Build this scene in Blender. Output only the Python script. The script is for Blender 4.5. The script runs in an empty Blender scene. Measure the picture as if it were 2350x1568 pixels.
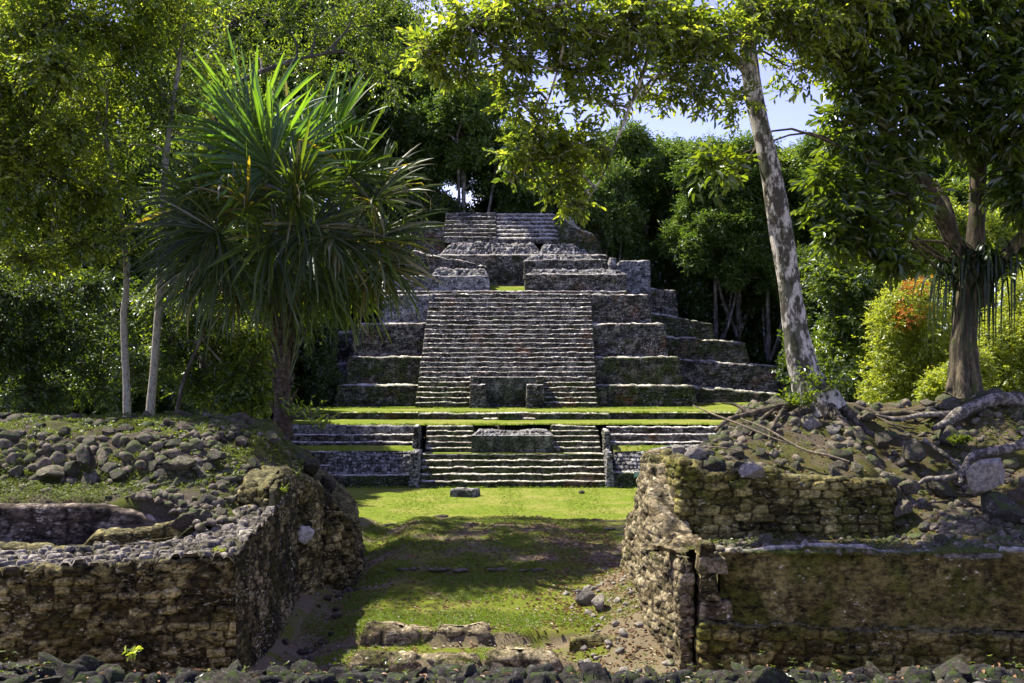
import bpy, bmesh, math, random
import numpy as np
from mathutils import Vector

# ------------------------------------------------------------------ camera, sky, sun, exposure
scene = bpy.context.scene
C = scene.collection
CAMZ, FPX, HY = 7.6, 2285.0, 860.0        # eye height, focal length and horizon row (2350 px wide measure)
cam = bpy.data.objects.new('camera', bpy.data.cameras.new('camera'))
C.objects.link(cam)
cam.location = (0, 0, CAMZ)
cam.rotation_euler = (math.radians(90), 0, 0)
cam.data.sensor_width = 36
cam.data.lens = 36 * FPX / 2350
cam.data.shift_y = (HY - 784) / 2350
cam.data.clip_end = 2000
cam.data.clip_start = 0.1
scene.camera = cam

SUN = np.array([-0.50, 0.26, 0.83]); SUN = SUN / np.linalg.norm(SUN)
sun_el = math.asin(SUN[2]); sun_az = math.atan2(SUN[0], SUN[1])
w = bpy.data.worlds.new('World'); scene.world = w; w.use_nodes = True
wn, wl = w.node_tree.nodes, w.node_tree.links
sky = wn.new('ShaderNodeTexSky'); sky.sky_type = 'NISHITA'; sky.sun_disc = False
sky.sun_elevation = sun_el; sky.sun_rotation = sun_az
sky.air_density = 1.0; sky.dust_density = 0.2; sky.ozone_density = 4.0
bg = wn['Background']; bg.inputs['Strength'].default_value = 0.118
tc = wn.new('ShaderNodeTexCoord'); mp = wn.new('ShaderNodeMapping'); mp.inputs['Scale'].default_value = (1, 1, 2.6)
nz = wn.new('ShaderNodeTexNoise'); nz.inputs['Scale'].default_value = 3.3; nz.inputs['Detail'].default_value = 7; nz.inputs['Roughness'].default_value = 0.55
rp = wn.new('ShaderNodeValToRGB'); rp.color_ramp.elements[0].position = 0.56; rp.color_ramp.elements[1].position = 0.80
mx = wn.new('ShaderNodeMix'); mx.data_type = 'RGBA'; mx.inputs[7].default_value = (5.6, 5.6, 6.6, 1)
hs = wn.new('ShaderNodeHueSaturation'); hs.inputs['Hue'].default_value = 0.545; hs.inputs['Saturation'].default_value = 0.95
wl.new(tc.outputs['Generated'], mp.inputs['Vector']); wl.new(mp.outputs[0], nz.inputs['Vector'])
wl.new(nz.outputs['Fac'], rp.inputs[0]); wl.new(rp.outputs[0], mx.inputs[0])
wl.new(sky.outputs[0], hs.inputs['Color']); wl.new(hs.outputs[0], mx.inputs[6]); wl.new(mx.outputs[2], bg.inputs['Color'])

sl = bpy.data.lights.new('sun', 'SUN'); sl.energy = 5.0; sl.angle = math.radians(0.55); sl.color = (1.0, 0.93, 0.80)
so = bpy.data.objects.new('sun', sl); C.objects.link(so)
so.rotation_euler = Vector((-SUN[0], -SUN[1], -SUN[2])).to_track_quat('-Z', 'Y').to_euler()
so.location = (-40, 30, 60)
scene.view_settings.view_transform = 'Standard'; scene.view_settings.look = 'None'
scene.view_settings.exposure = 1.5; scene.view_settings.gamma = 1.0
scene.cycles.max_bounces = 6; scene.cycles.diffuse_bounces = 3; scene.cycles.glossy_bounces = 1
scene.cycles.transmission_bounces = 3; scene.cycles.transparent_max_bounces = 4
scene.cycles.caustics_reflective = False; scene.cycles.caustics_refractive = False

# ------------------------------------------------------------------ small tools
def X(px, d): return (px - 1175.0) * d / FPX
def Z(py, d): return CAMZ + (HY - py) * d / FPX
def P(px, py, d): return np.array([X(px, d), d, Z(py, d)])

def tag(o, label=None, cat=None, group=None, kind=None):
    if label: o['label'] = label
    if cat: o['category'] = cat
    if group: o['group'] = group
    if kind: o['kind'] = kind
    return o

def thing(name, label, cat, loc, group=None):
    o = bpy.data.objects.new(name, None); C.objects.link(o)
    o.location = [float(v) for v in loc]; o.empty_display_size = 0.3
    return tag(o, label, cat, group)

WLOC = {}
def wloc(o):
    v = np.array(o.location, float)
    while o.parent: o = o.parent; v = v + np.array(o.location)
    return v

def mesh(name, V, Fs, mat, parent=None, attrs=None, smooth=True, origin=None):
    """one mesh object; V in world space; Fs an (m,k) array or a list of them"""
    V = np.asarray(V, np.float64).reshape(-1, 3)
    if not isinstance(Fs, list): Fs = [Fs]
    Fs = [np.asarray(f, np.int32) for f in Fs if len(f)]
    off = np.zeros(3)
    if parent is not None: off = wloc(parent)
    elif origin is not None: off = np.asarray(origin, float)
    me = bpy.data.meshes.new(name)
    me.vertices.add(len(V)); me.vertices.foreach_set('co', (V - off).astype(np.float32).ravel())
    tot = np.concatenate([np.full(len(f), f.shape[1], np.int32) for f in Fs])
    loops = np.concatenate([f.ravel() for f in Fs])
    me.loops.add(len(loops)); me.loops.foreach_set('vertex_index', loops)
    me.polygons.add(len(tot))
    me.polygons.foreach_set('loop_start', np.concatenate([[0], np.cumsum(tot)[:-1]]).astype(np.int32))
    me.polygons.foreach_set('loop_total', tot)
    me.polygons.foreach_set('use_smooth', np.full(len(tot), smooth, bool))
    if attrs:
        for k, a in attrs.items():
            at = me.attributes.new(k, 'FLOAT', 'POINT'); at.data.foreach_set('value', np.asarray(a, np.float32))
    me.update(calc_edges=True); me.validate()
    if mat is not None: me.materials.append(mat)
    o = bpy.data.objects.new(name, me); C.objects.link(o)
    if parent is not None: o.parent = parent
    elif origin is not None: o.location = off
    return o

def copy_tree(o, loc=None, rz=None, scale=None, label=None, group=None, parent=None):
    c = o.copy(); C.objects.link(c)
    if parent is not None: c.parent = parent
    for ch in list(KIDS.get(o.name, [])): copy_tree(ch, parent=c)
    if loc is not None: c.location = [float(v) for v in loc]
    if rz is not None: c.rotation_euler = rz if hasattr(rz, '__len__') else (0, 0, rz)
    if scale is not None: c.scale = scale if hasattr(scale, '__len__') else (scale,) * 3
    if label: c['label'] = label
    if group: c['group'] = group
    return c
KIDS = {}
def kids(o, *ch): KIDS[o.name] = list(ch)

def hash3(ix, iy, iz, seed=0):
    h = (ix.astype(np.int64) * 374761393 + iy.astype(np.int64) * 668265263 + iz.astype(np.int64) * 2147483647 + seed * 1274126177) & 0xFFFFFFFF
    h = ((h ^ (h >> 13)) * 1274126177) & 0xFFFFFFFF
    h = ((h ^ (h >> 16)) * 2246822519) & 0xFFFFFFFF
    return ((h ^ (h >> 15)) & 0xFFFFFF) / float(0xFFFFFF)

def vnoise(p, seed=0):
    p = np.asarray(p, float); i = np.floor(p).astype(np.int64); f = p - i; f = f * f * (3 - 2 * f)
    r = 0
    for dx in (0, 1):
        for dy in (0, 1):
            for dz in (0, 1):
                wgt = (f[..., 0] if dx else 1 - f[..., 0]) * (f[..., 1] if dy else 1 - f[..., 1]) * (f[..., 2] if dz else 1 - f[..., 2])
                r = r + wgt * hash3(i[..., 0] + dx, i[..., 1] + dy, i[..., 2] + dz, seed)
    return r * 2 - 1

def fbm(p, sc=1.0, oc=4, seed=0, gain=0.5):
    p = np.asarray(p, float) * sc; r = 0; a = 1.0; t = 0
    for k in range(oc):
        r = r + a * vnoise(p, seed + k * 17); t += a; a *= gain; p = p * 2.03 + 11.3
    return r / t

def fxy(x, y, sc, oc=3, seed=0):
    return fbm(np.stack([x, y, np.zeros_like(x) + 0.5], -1), sc, oc, seed)

def stones(s, t, cw, ch, seed=0, jit=0.36):
    """irregular courses: returns edge distance (0 in the joint) and a random number for each stone"""
    u0 = s / cw; v0 = t / ch + 0.25 * vnoise(np.stack([s / cw * 0.45, t * 0 + 3.3, t * 0], -1), seed + 5)
    best = np.full(s.shape, 9.0); sec = np.full(s.shape, 9.0); rid = np.zeros(s.shape)
    r0 = np.floor(v0).astype(np.int64)
    for dr in (-1, 0, 1):
        r = r0 + dr
        o = hash3(r, r * 0 + 7, r * 0, seed)
        uu = u0 + o; c0 = np.floor(uu).astype(np.int64)
        for dc in (-1, 0, 1):
            c = c0 + dc
            cx = c + 0.5 + jit * (hash3(c, r, c * 0 + 1, seed) * 2 - 1) * 1.2 - o
            cy = r + 0.5 + jit * 0.45 * (hash3(c, r, c * 0 + 2, seed) * 2 - 1)
            dxx = np.abs(u0 - cx); dyy = np.abs(v0 - cy)
            d = (dxx ** 3 + (dyy * 1.08) ** 3) ** (1 / 3)
            idv = hash3(c, r, c * 0 + 3, seed)
            m = d < best
            sec = np.where(m, best, np.minimum(sec, d)); rid = np.where(m, idv, rid); best = np.where(m, d, best)
    return sec - best, rid

def sstep(a, b, x):
    t = np.clip((x - a) / (b - a), 0, 1); return t * t * (3 - 2 * t)

def gridF(nr, nc, off=0):
    i = np.arange(nr * nc).reshape(nr, nc) + off
    return np.stack([i[:-1, :-1], i[:-1, 1:], i[1:, 1:], i[1:, :-1]], -1).reshape(-1, 4)

def fz(f, x, y):
    return f(x, y) if callable(f) else np.full(np.shape(x), float(f))

def wall(path, z0, z1, batter=0.05, rim=(0.08, 0.06), top=0.6, back=0.0, closed=False, res=0.1,
         stone=(0.4, 0.2), amp=0.03, rough=0.03, rag=0.0, seed=0, topamp=None, topstone=None, erode=0.0, plain=False):
    """masonry sheet swept along a path (interior on the left of travel): battered face, worn rim, top; real relief for the stones"""
    A = np.asarray(path, float); n = len(A)
    segs = n if closed else n - 1
    d = np.array([A[(i + 1) % n] - A[i] for i in range(segs)]); Ln = np.linalg.norm(d, axis=1); d = d / Ln[:, None]
    inn = np.stack([-d[:, 1], d[:, 0]], 1)
    mit = np.zeros((n, 2))
    for i in range(n):
        a = inn[(i - 1) % segs] if (closed or i > 0) else inn[0]
        b = inn[i % segs] if (closed or i < n - 1) else inn[-1]
        if (not closed) and i == n - 1: a = b = inn[-1]
        q = 1 + a @ b; mit[i] = (a + b) / max(q, 0.35)
    cols = []   # base xy, mitre, normal, s
    S = 0.0
    for i in range(segs):
        k = max(1, int(round(Ln[i] / res)))
        for j in range(k):
            f = j / k
            m = mit[i] * (1 - f) + mit[(i + 1) % n] * f
            nn = mit[i] if j == 0 else inn[i]
            cols.append((*(A[i] * (1 - f) + A[(i + 1) % n] * f), *m, *(-nn / np.linalg.norm(nn)), S + f * Ln[i]))
        S += Ln[i]
    last = 0 if closed else n - 1
    nn = mit[last]
    cols.append((*A[last], *mit[last], *(-nn / np.linalg.norm(nn)), S))
    cols = np.array(cols); nc = len(cols)
    bx, by, mx_, my_, nx, ny, s = cols.T
    zb = fz(z0, bx, by); zt = fz(z1, bx, by)
    if rag:
        cell = np.floor(s / (stone[0] * 1.3)); r_ = hash3(cell, cell * 0 + 5, cell * 0, seed + 9)
        zt = zt + rag * (0.6 * (np.round(r_ * 2) - 1) + 0.8 * fbm(np.stack([bx, by, bx * 0], -1), 0.5, 3, seed + 3))
        if closed: zt[-1] = zt[0]
    H = np.maximum(zt - zb, 0.05)
    nf = max(2, int(round(np.max(H) / res))); nt = max(1, int(round(top / res)))
    rw, rh = rim
    rows = []
    for i in range(nf + 1):
        v = i / nf; rows.append((batter * v + 0 * s, zb + (H - rh) * v, 0.0, v * (H - rh)))
    nrm = [(1.0, 0.0)] * (nf + 1)
    rows.append((batter + rw * 0.4 + 0 * s, zt - rh * 0.42, 0.5, H)); nrm.append((0.7, 0.7))
    rows.append((batter + rw + 0 * s, zt + 0 * s, 1.0, H + rw)); nrm.append((0.15, 1.0))
    for i in range(1, nt + 1):
        rows.append((batter + rw + top * i / nt + 0 * s, zt + 0 * s, 1.0, H + rw + top * i / nt)); nrm.append((0.0, 1.0))
    if back:
        nb = max(2, int(round(back / res)))
        for i in range(1, nb + 1):
            rows.append((batter + rw + top + 0 * s, zt - back * i / nb, 0.0, H + rw + top + back * i / nb)); nrm.append((-1.0, 0.0))
    nr = len(rows)
    O = np.array([r[0] for r in rows]); ZZ = np.array([r[1] for r in rows]); TT = np.array([r[3] + 0 * s for r in rows])
    TOP = np.array([r[2] + 0 * s for r in rows])
    V = np.stack([bx + mx_ * O, by + my_ * O, ZZ], -1)
    SS = np.broadcast_to(s, (nr, nc))
    e, rid = stones(SS, TT, stone[0], stone[1], seed)
    tm = TOP > 0.6
    if topstone is not None:
        e2, r2 = stones(V[..., 0] + 0 * SS, V[..., 1] + 0 * SS, topstone[0], topstone[1], seed + 31, 0.42)
        e = np.where(tm, e2, e); rid = np.where(tm, r2, rid)
    if topamp is None: topamp = amp * 0.6
    joint = sstep(0.03, 0.26, e)
    if plain: joint = joint * 0 + 1; rid = 0.5 + 0.5 * fbm(V, 1.3, 4, seed + 8)
    a = np.where(tm, topamp, amp)
    disp = a * (joint - 0.6) + a * 0.9 * (rid - 0.5) + rough * fbm(V, 1.1, 4, seed + 2)
    if erode:
        hole = sstep(0.25, 0.6, fbm(V, 0.9, 3, seed + 40)); disp = disp - erode * hole
    NH = np.array([q[0] for q in nrm])[:, None]; NZ = np.array([q[1] for q in nrm])[:, None]
    V[..., 0] += nx * NH * disp; V[..., 1] += ny * NH * disp; V[..., 2] += NZ * disp
    if closed: V[:, -1] = V[:, 0]
    F = gridF(nr, nc)
    return V.reshape(-1, 3), F, {'rnd': rid.ravel(), 'joint': joint.ravel(), 'topf': np.clip(TOP, 0, 1).ravel()}

def merge(parts):
    Vs, Fs, at, off = [], {}, {}, 0
    for p in parts:
        V, F = p[0], p[1]; a = p[2] if len(p) > 2 else {}
        V = np.asarray(V).reshape(-1, 3); F = F if isinstance(F, list) else [F]
        for f in F:
            f = np.asarray(f)
            if len(f): Fs.setdefault(f.shape[1], []).append(f + off)
        Vs.append(V); off += len(V)
        for k, v in a.items(): at.setdefault(k, []).append(v)
    return np.concatenate(Vs), [np.concatenate(v) for v in Fs.values()], {k: np.concatenate(v) for k, v in at.items()}

def wall_obj(name, mat, parent, *a, origin=None, **k):
    V, F, at = wall(*a, **k)
    return mesh(name, V, F, mat, parent, at, origin=origin)

# ------------------------------------------------------------------ node helpers
class M:
    def __init__(s, name):
        s.m = bpy.data.materials.new(name); s.m.use_nodes = True
        s.n, s.l = s.m.node_tree.nodes, s.m.node_tree.links
        s.b = s.n['Principled BSDF']; s.out = s.n['Material Output']
        s.tc = s.n.new('ShaderNodeTexCoord').outputs['Object']
    def set(s, sock, v):
        if isinstance(v, bpy.types.NodeSocket): s.l.new(v, sock)
        elif isinstance(v, tuple) and len(v) == 3: sock.default_value = (*v, 1)
        else: sock.default_value = v
    def noise(s, sc, det=4, rough=0.55, dist=0.0, vec=None, scale3=None, loc=None):
        n = s.n.new('ShaderNodeTexNoise'); n.inputs['Scale'].default_value = sc; n.inputs['Detail'].default_value = det
        n.inputs['Roughness'].default_value = rough; n.inputs['Distortion'].default_value = dist
        s.l.new(s.vec(vec, scale3, loc), n.inputs['Vector']); return n.outputs['Fac']
    def vec(s, vec=None, scale3=None, loc=None):
        v = vec or s.tc
        if scale3 or loc:
            m = s.n.new('ShaderNodeMapping'); m.inputs['Scale'].default_value = scale3 or (1, 1, 1)
            m.inputs['Location'].default_value = loc or (0, 0, 0); s.l.new(v, m.inputs['Vector']); v = m.outputs[0]
        return v
    def voro(s, sc, feat='F1', scale3=None, out='Distance', vec=None):
        n = s.n.new('ShaderNodeTexVoronoi'); n.feature = feat; n.inputs['Scale'].default_value = sc
        s.l.new(s.vec(vec, scale3), n.inputs['Vector']); return n.outputs[out]
    def ramp(s, fac, a, b, c0=0.0, c1=1.0):
        n = s.n.new('ShaderNodeMapRange'); n.interpolation_type = 'SMOOTHSTEP'
        s.set(n.inputs[0], fac); n.inputs[1].default_value = a; n.inputs[2].default_value = b
        n.inputs[3].default_value = c0; n.inputs[4].default_value = c1; return n.outputs[0]
    def cramp(s, fac, stops):
        n = s.n.new('ShaderNodeValToRGB'); cr = n.color_ramp
        while len(cr.elements) < len(stops): cr.elements.new(0.5)
        for e, (p, c) in zip(cr.elements, stops): e.position = p; e.color = (*c, 1)
        s.l.new(fac, n.inputs[0]); return n.outputs[0]
    def mix(s, f, a, b, mode='MIX'):
        n = s.n.new('ShaderNodeMix'); n.data_type = 'RGBA'; n.blend_type = mode
        s.set(n.inputs[0], f); s.set(n.inputs[6], a); s.set(n.inputs[7], b); return n.outputs[2]
    def math(s, op, a, b=0.0, clamp=False):
        n = s.n.new('ShaderNodeMath'); n.operation = op; n.use_clamp = clamp
        s.set(n.inputs[0], a); s.set(n.inputs[1], b); return n.outputs[0]
    def attr(s, name):
        n = s.n.new('ShaderNodeAttribute'); n.attribute_name = name; return n.outputs['Fac']
    def normz(s):
        g = s.n.new('ShaderNodeNewGeometry'); x = s.n.new('ShaderNodeSeparateXYZ'); s.l.new(g.outputs['Normal'], x.inputs[0]); return x.outputs[2]
    def bump(s, h, st=0.5, dist=0.05, nrm=None):
        n = s.n.new('ShaderNodeBump'); n.inputs['Strength'].default_value = st; n.inputs['Distance'].default_value = dist
        s.l.new(h, n.inputs['Height'])
        if nrm: s.l.new(nrm, n.inputs['Normal'])
        return n.outputs[0]
    def done(s, col, rough=0.9, nrm=None, spec=0.25):
        s.set(s.b.inputs['Base Color'], col); s.set(s.b.inputs['Roughness'], rough); s.b.inputs['Specular IOR Level'].default_value = spec
        if nrm: s.l.new(nrm, s.b.inputs['Normal'])
        return s.m

def masonry(name, dark, mid, light, moss, moss_amt=0.5, lichen=0.5, algae=0.5, sc=1.0, dash=(3, 3, 8), lich_col=(0.55, 0.53, 0.5), rust=0.0, topcol=None, bump=0.6, bd=0.05):
    m = M(name)
    rnd = m.attr('rnd')
    base = m.cramp(rnd, [(0.0, dark), (0.45, mid), (1.0, light)])
    v = m.voro(1.0 * sc, scale3=dash, out='Color')
    sep = m.n.new('ShaderNodeSeparateColor'); m.l.new(v, sep.inputs[0])
    n1 = m.noise(0.55 * sc, 5, 0.6)
    n2 = m.noise(3.5 * sc, 5, 0.65, scale3=(1, 1, 1.8))
    n3 = m.noise(14 * sc, 4, 0.6)
    base = m.mix(m.ramp(sep.outputs[0], 0.55, 1.0, 0.0, 0.7), base, light)
    base = m.mix(m.ramp(n3, 0.3, 0.7, 0.0, 0.5), base, dark)
    # black algae film in ragged patches
    al = m.math('MULTIPLY', m.ramp(m.math('ADD', m.math('MULTIPLY', n1, 0.6), m.math('MULTIPLY', n2, 0.4)), 0.62 - 0.25 * algae, 0.70 - 0.22 * algae), 0.8)
    base = m.mix(al, base, tuple(c * 0.35 for c in dark))
    # moss
    nm = m.noise(0.9 * sc, 6, 0.62, loc=(5, 3, 8))
    mo = m.ramp(nm, 0.66 - 0.3 * moss_amt, 0.78 - 0.3 * moss_amt)
    base = m.mix(m.math('MULTIPLY', mo, 0.85), base, m.mix(n3, moss, tuple(c * 0.45 for c in moss)))
    if rust:
        base = m.mix(m.math('MULTIPLY', m.ramp(m.noise(0.35, 3, 0.6, loc=(9, 1, 4)), 0.58, 0.72), rust), base, (0.16, 0.06, 0.02))
    # pale lichen and bare plaster spots
    l1 = m.ramp(m.noise(7 * sc, 3, 0.6, loc=(1, 7, 2), scale3=(1, 1, 1.9)), 0.70 - 0.14 * lichen, 0.75 - 0.14 * lichen)
    l2 = m.ramp(m.noise(0.8 * sc, 3, 0.6, loc=(4, 4, 9)), 0.42, 0.6)
    base = m.mix(m.math('MULTIPLY', m.math('MULTIPLY', l1, l2), 0.85), base, lich_col)
    j = m.attr('joint')
    base = m.mix(m.ramp(j, 0.0, 0.6, 0.85, 0.0), base, tuple(c * 0.5 for c in dark))
    if topcol: base = m.mix(m.math('MULTIPLY', m.attr('topf'), m.ramp(n2, 0.3, 0.55, 0.35, 1.0)), base, topcol)  # own top colour; on temple stone its paleness stands in for sunlit rims
    # weathering: blotches and grain over everything
    w1 = m.noise(6 * sc, 6, 0.72, loc=(8, 8, 3), scale3=(1, 1, 1.7)); w2 = m.noise(1.7 * sc, 5, 0.7, loc=(2, 5, 5))
    wv = m.math('ADD', m.math('ADD', m.ramp(w1, 0.34, 0.68, 0.28, 1.5), m.ramp(w2, 0.35, 0.65, -0.22, 0.22)), m.math('MULTIPLY', m.math('SUBTRACT', sep.outputs[2], 0.5), 0.5))
    wc = m.n.new('ShaderNodeCombineColor')
    for q in range(3): m.l.new(wv, wc.inputs[q])
    base = m.mix(1.0, base, wc.outputs[0], 'MULTIPLY')
    hgt = m.math('ADD', m.math('MULTIPLY', n3, 0.6), m.math('MULTIPLY', m.noise(38 * sc, 3, 0.6), 0.35))
    hgt = m.math('ADD', hgt, m.math('MULTIPLY', sep.outputs[1], 0.5))
    return m.done(base, 0.92, m.bump(hgt, bump, bd), 0.15)

def rockmat(name, cols, moss=(0.05, 0.075, 0.015), mossamt=0.4, lichen=(0.5, 0.49, 0.46), sc=1.0, li=0.5):
    m = M(name)
    oi = m.n.new('ShaderNodeObjectInfo').outputs['Random']
    c = m.cramp(oi, [(0.0, cols[0]), (0.5, cols[1]), (1.0, cols[2])])
    n1 = m.noise(5 * sc, 6, 0.65); n2 = m.noise(22 * sc, 5, 0.7); n3 = m.noise(2.2 * sc, 4, 0.6, loc=(3, 9, 1))
    c = m.mix(m.ramp(n1, 0.35, 0.65, 0.0, 0.75), c, tuple(x * 0.3 for x in cols[0]))
    c = m.mix(m.math('MULTIPLY', m.ramp(m.noise(4.5 * sc, 7, 0.72, loc=(2, 2, 2)), 0.66 - 0.12 * li, 0.80 - 0.12 * li), 0.6), c, lichen)  # lichen patches; their pale grey also stands in for sunlit stone and highlights
    c = m.mix(m.math('MULTIPLY', m.math('MULTIPLY', m.ramp(n3, 0.6 - 0.25 * mossamt, 0.72 - 0.2 * mossamt), m.ramp(m.normz(), -0.2, 0.7, 0.25, 1.0)), 0.9), c, m.mix(n2, moss, tuple(x * 0.5 for x in moss)))
    h = m.math('ADD', n1, m.math('MULTIPLY', n2, 0.5))
    return m.done(c, 0.9, m.bump(h, 0.7, 0.06), 0.2)

def leafmat(name, c0, c1, t0, t1, trans=0.45, gloss=0.06, rough=0.4):
    m = M(name)
    r = m.math('POWER', m.attr('rnd'), 1.8)  # mostly dark, few bright leaves: sun flecks and shade put into the colour
    col = m.mix(r, c0, c1); tcol = m.mix(r, t0, t1)
    d = m.n.new('ShaderNodeBsdfDiffuse'); t = m.n.new('ShaderNodeBsdfTranslucent'); g = m.n.new('ShaderNodeBsdfGlossy')
    g.inputs['Roughness'].default_value = rough; m.set(g.inputs['Color'], (0.9, 0.95, 1.0))
    m.l.new(col, d.inputs['Color']); m.l.new(tcol, t.inputs['Color'])
    a = m.n.new('ShaderNodeMixShader'); a.inputs[0].default_value = trans
    b = m.n.new('ShaderNodeMixShader'); b.inputs[0].default_value = gloss
    m.l.new(d.outputs[0], a.inputs[1]); m.l.new(t.outputs[0], a.inputs[2])
    m.l.new(a.outputs[0], b.inputs[1]); m.l.new(g.outputs[0], b.inputs[2]); m.l.new(b.outputs[0], m.out.inputs[0])
    m.n.remove(m.b); return m.m

def barkmat(name, dark, light, pale=0.5, moss=0.3, sc=1.0, stretch=0.35, mosscol=(0.045, 0.06, 0.015)):
    m = M(name)
    n1 = m.noise(5 * sc, 5, 0.65, scale3=(1, 1, stretch)); n2 = m.noise(24 * sc, 4, 0.65, scale3=(1, 1, 0.4)); n3 = m.noise(2.2 * sc, 4, 0.6, loc=(3, 1, 5), scale3=(1, 1, 0.6))
    n1 = m.math('ADD', m.math('MULTIPLY', n1, 0.6), m.math('MULTIPLY', m.noise(13 * sc, 6, 0.7, loc=(4, 4, 1), scale3=(1, 1, stretch)), 0.4)); c = m.mix(m.ramp(n1, 0.62 - 0.3 * pale, 0.71 - 0.3 * pale), dark, light)
    c = m.mix(m.ramp(n2, 0.4, 0.75, 0, 0.55), c, tuple(x * 0.5 for x in dark))
    c = m.mix(m.math('MULTIPLY', m.ramp(n3, 0.68 - 0.3 * moss, 0.76 - 0.3 * moss), 0.85), c, mosscol)
    h = m.math('ADD', n1, m.math('MULTIPLY', n2, 0.6))
    return m.done(c, 0.9, m.bump(h, 0.6, 0.04), 0.2)

MAT = {}
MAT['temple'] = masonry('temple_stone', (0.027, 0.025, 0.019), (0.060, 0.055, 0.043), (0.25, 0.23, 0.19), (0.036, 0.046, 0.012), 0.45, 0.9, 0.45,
                        dash=(2.6, 2.6, 7.5), lich_col=(0.46, 0.45, 0.46), rust=0.5, topcol=(0.52, 0.50, 0.43), bump=0.8, bd=0.06)  # pale topcol paints the sunlit step and terrace rims
MAT['temple_moss'] = masonry('mossy_temple_stone', (0.030, 0.030, 0.020), (0.058, 0.057, 0.036), (0.18, 0.17, 0.125), (0.044, 0.062, 0.010), 0.75, 0.7, 0.40,
                        dash=(2.6, 2.6, 7.5), lich_col=(0.40, 0.40, 0.37), rust=0.55, topcol=(0.50, 0.48, 0.38), bump=0.8, bd=0.06)
MAT['white_wall'] = masonry('limewashed_stone', (0.05, 0.05, 0.05), (0.16, 0.16, 0.16), (0.32, 0.31, 0.31), (0.03, 0.04, 0.012), 0.25, 1.0, 0.25,
                        dash=(2.6, 2.6, 6), lich_col=(0.5, 0.5, 0.52), topcol=(0.40, 0.39, 0.34), bump=0.8, bd=0.06)
MAT['cobble'] = masonry('cobble_stone', (0.05, 0.05, 0.047), (0.14, 0.135, 0.125), (0.33, 0.32, 0.30), (0.04, 0.05, 0.02), 0.2, 0.4, 0.25, dash=(4, 4, 5), lich_col=(0.45, 0.44, 0.42), bump=0.6)
MAT['plaster'] = masonry('stained_plaster', (0.045, 0.048, 0.036), (0.09, 0.095, 0.07), (0.20, 0.20, 0.15), (0.05, 0.065, 0.03), 0.7, 0.6, 0.5, dash=(1.5, 1.5, 0.8), lich_col=(0.30, 0.30, 0.24), topcol=(0.4, 0.39, 0.34))
MAT['ruin'] = masonry('olive_ruin_stone', (0.040, 0.032, 0.010), (0.115, 0.093, 0.026), (0.42, 0.345, 0.13), (0.060, 0.056, 0.008), 0.5, 0.9, 0.66, sc=1.7,
                      dash=(2.0, 2.0, 4.5), lich_col=(0.40, 0.36, 0.22), bump=0.9, bd=0.035, topcol=(0.10, 0.092, 0.04))
MAT['ruin_moss'] = masonry('mossy_ruin_stone', (0.056, 0.046, 0.012), (0.135, 0.112, 0.026), (0.36, 0.30, 0.10), (0.085, 0.088, 0.010), 0.62, 0.75, 0.5, sc=1.6,
                      dash=(1.6, 1.6, 3.6), lich_col=(0.40, 0.38, 0.25), bump=0.9, bd=0.035, topcol=(0.10, 0.092, 0.04))
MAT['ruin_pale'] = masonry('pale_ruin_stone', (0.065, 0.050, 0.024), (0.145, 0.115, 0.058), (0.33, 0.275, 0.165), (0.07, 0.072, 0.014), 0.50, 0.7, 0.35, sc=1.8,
                      dash=(2.0, 2.0, 3.5), lich_col=(0.5, 0.46, 0.36), bump=0.9, bd=0.035)
MAT['rock'] = rockmat('grey_rock', [(0.050, 0.042, 0.032), (0.098, 0.084, 0.064), (0.20, 0.165, 0.115)], mossamt=0.6, sc=1.4, li=0.75)
MAT['rock_dark'] = rockmat('dark_rock', [(0.022, 0.019, 0.015), (0.042, 0.035, 0.025), (0.085, 0.067, 0.044)], mossamt=0.5, lichen=(0.24, 0.23, 0.21), sc=1.2, li=1.0)  # grey lichen patches double as highlights put into the dark rock colour
MAT['rock_pale'] = rockmat('pale_rock', [(0.20, 0.18, 0.15), (0.27, 0.245, 0.2), (0.34, 0.30, 0.24)], mossamt=0.15, sc=1.6, li=0.8)
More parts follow.
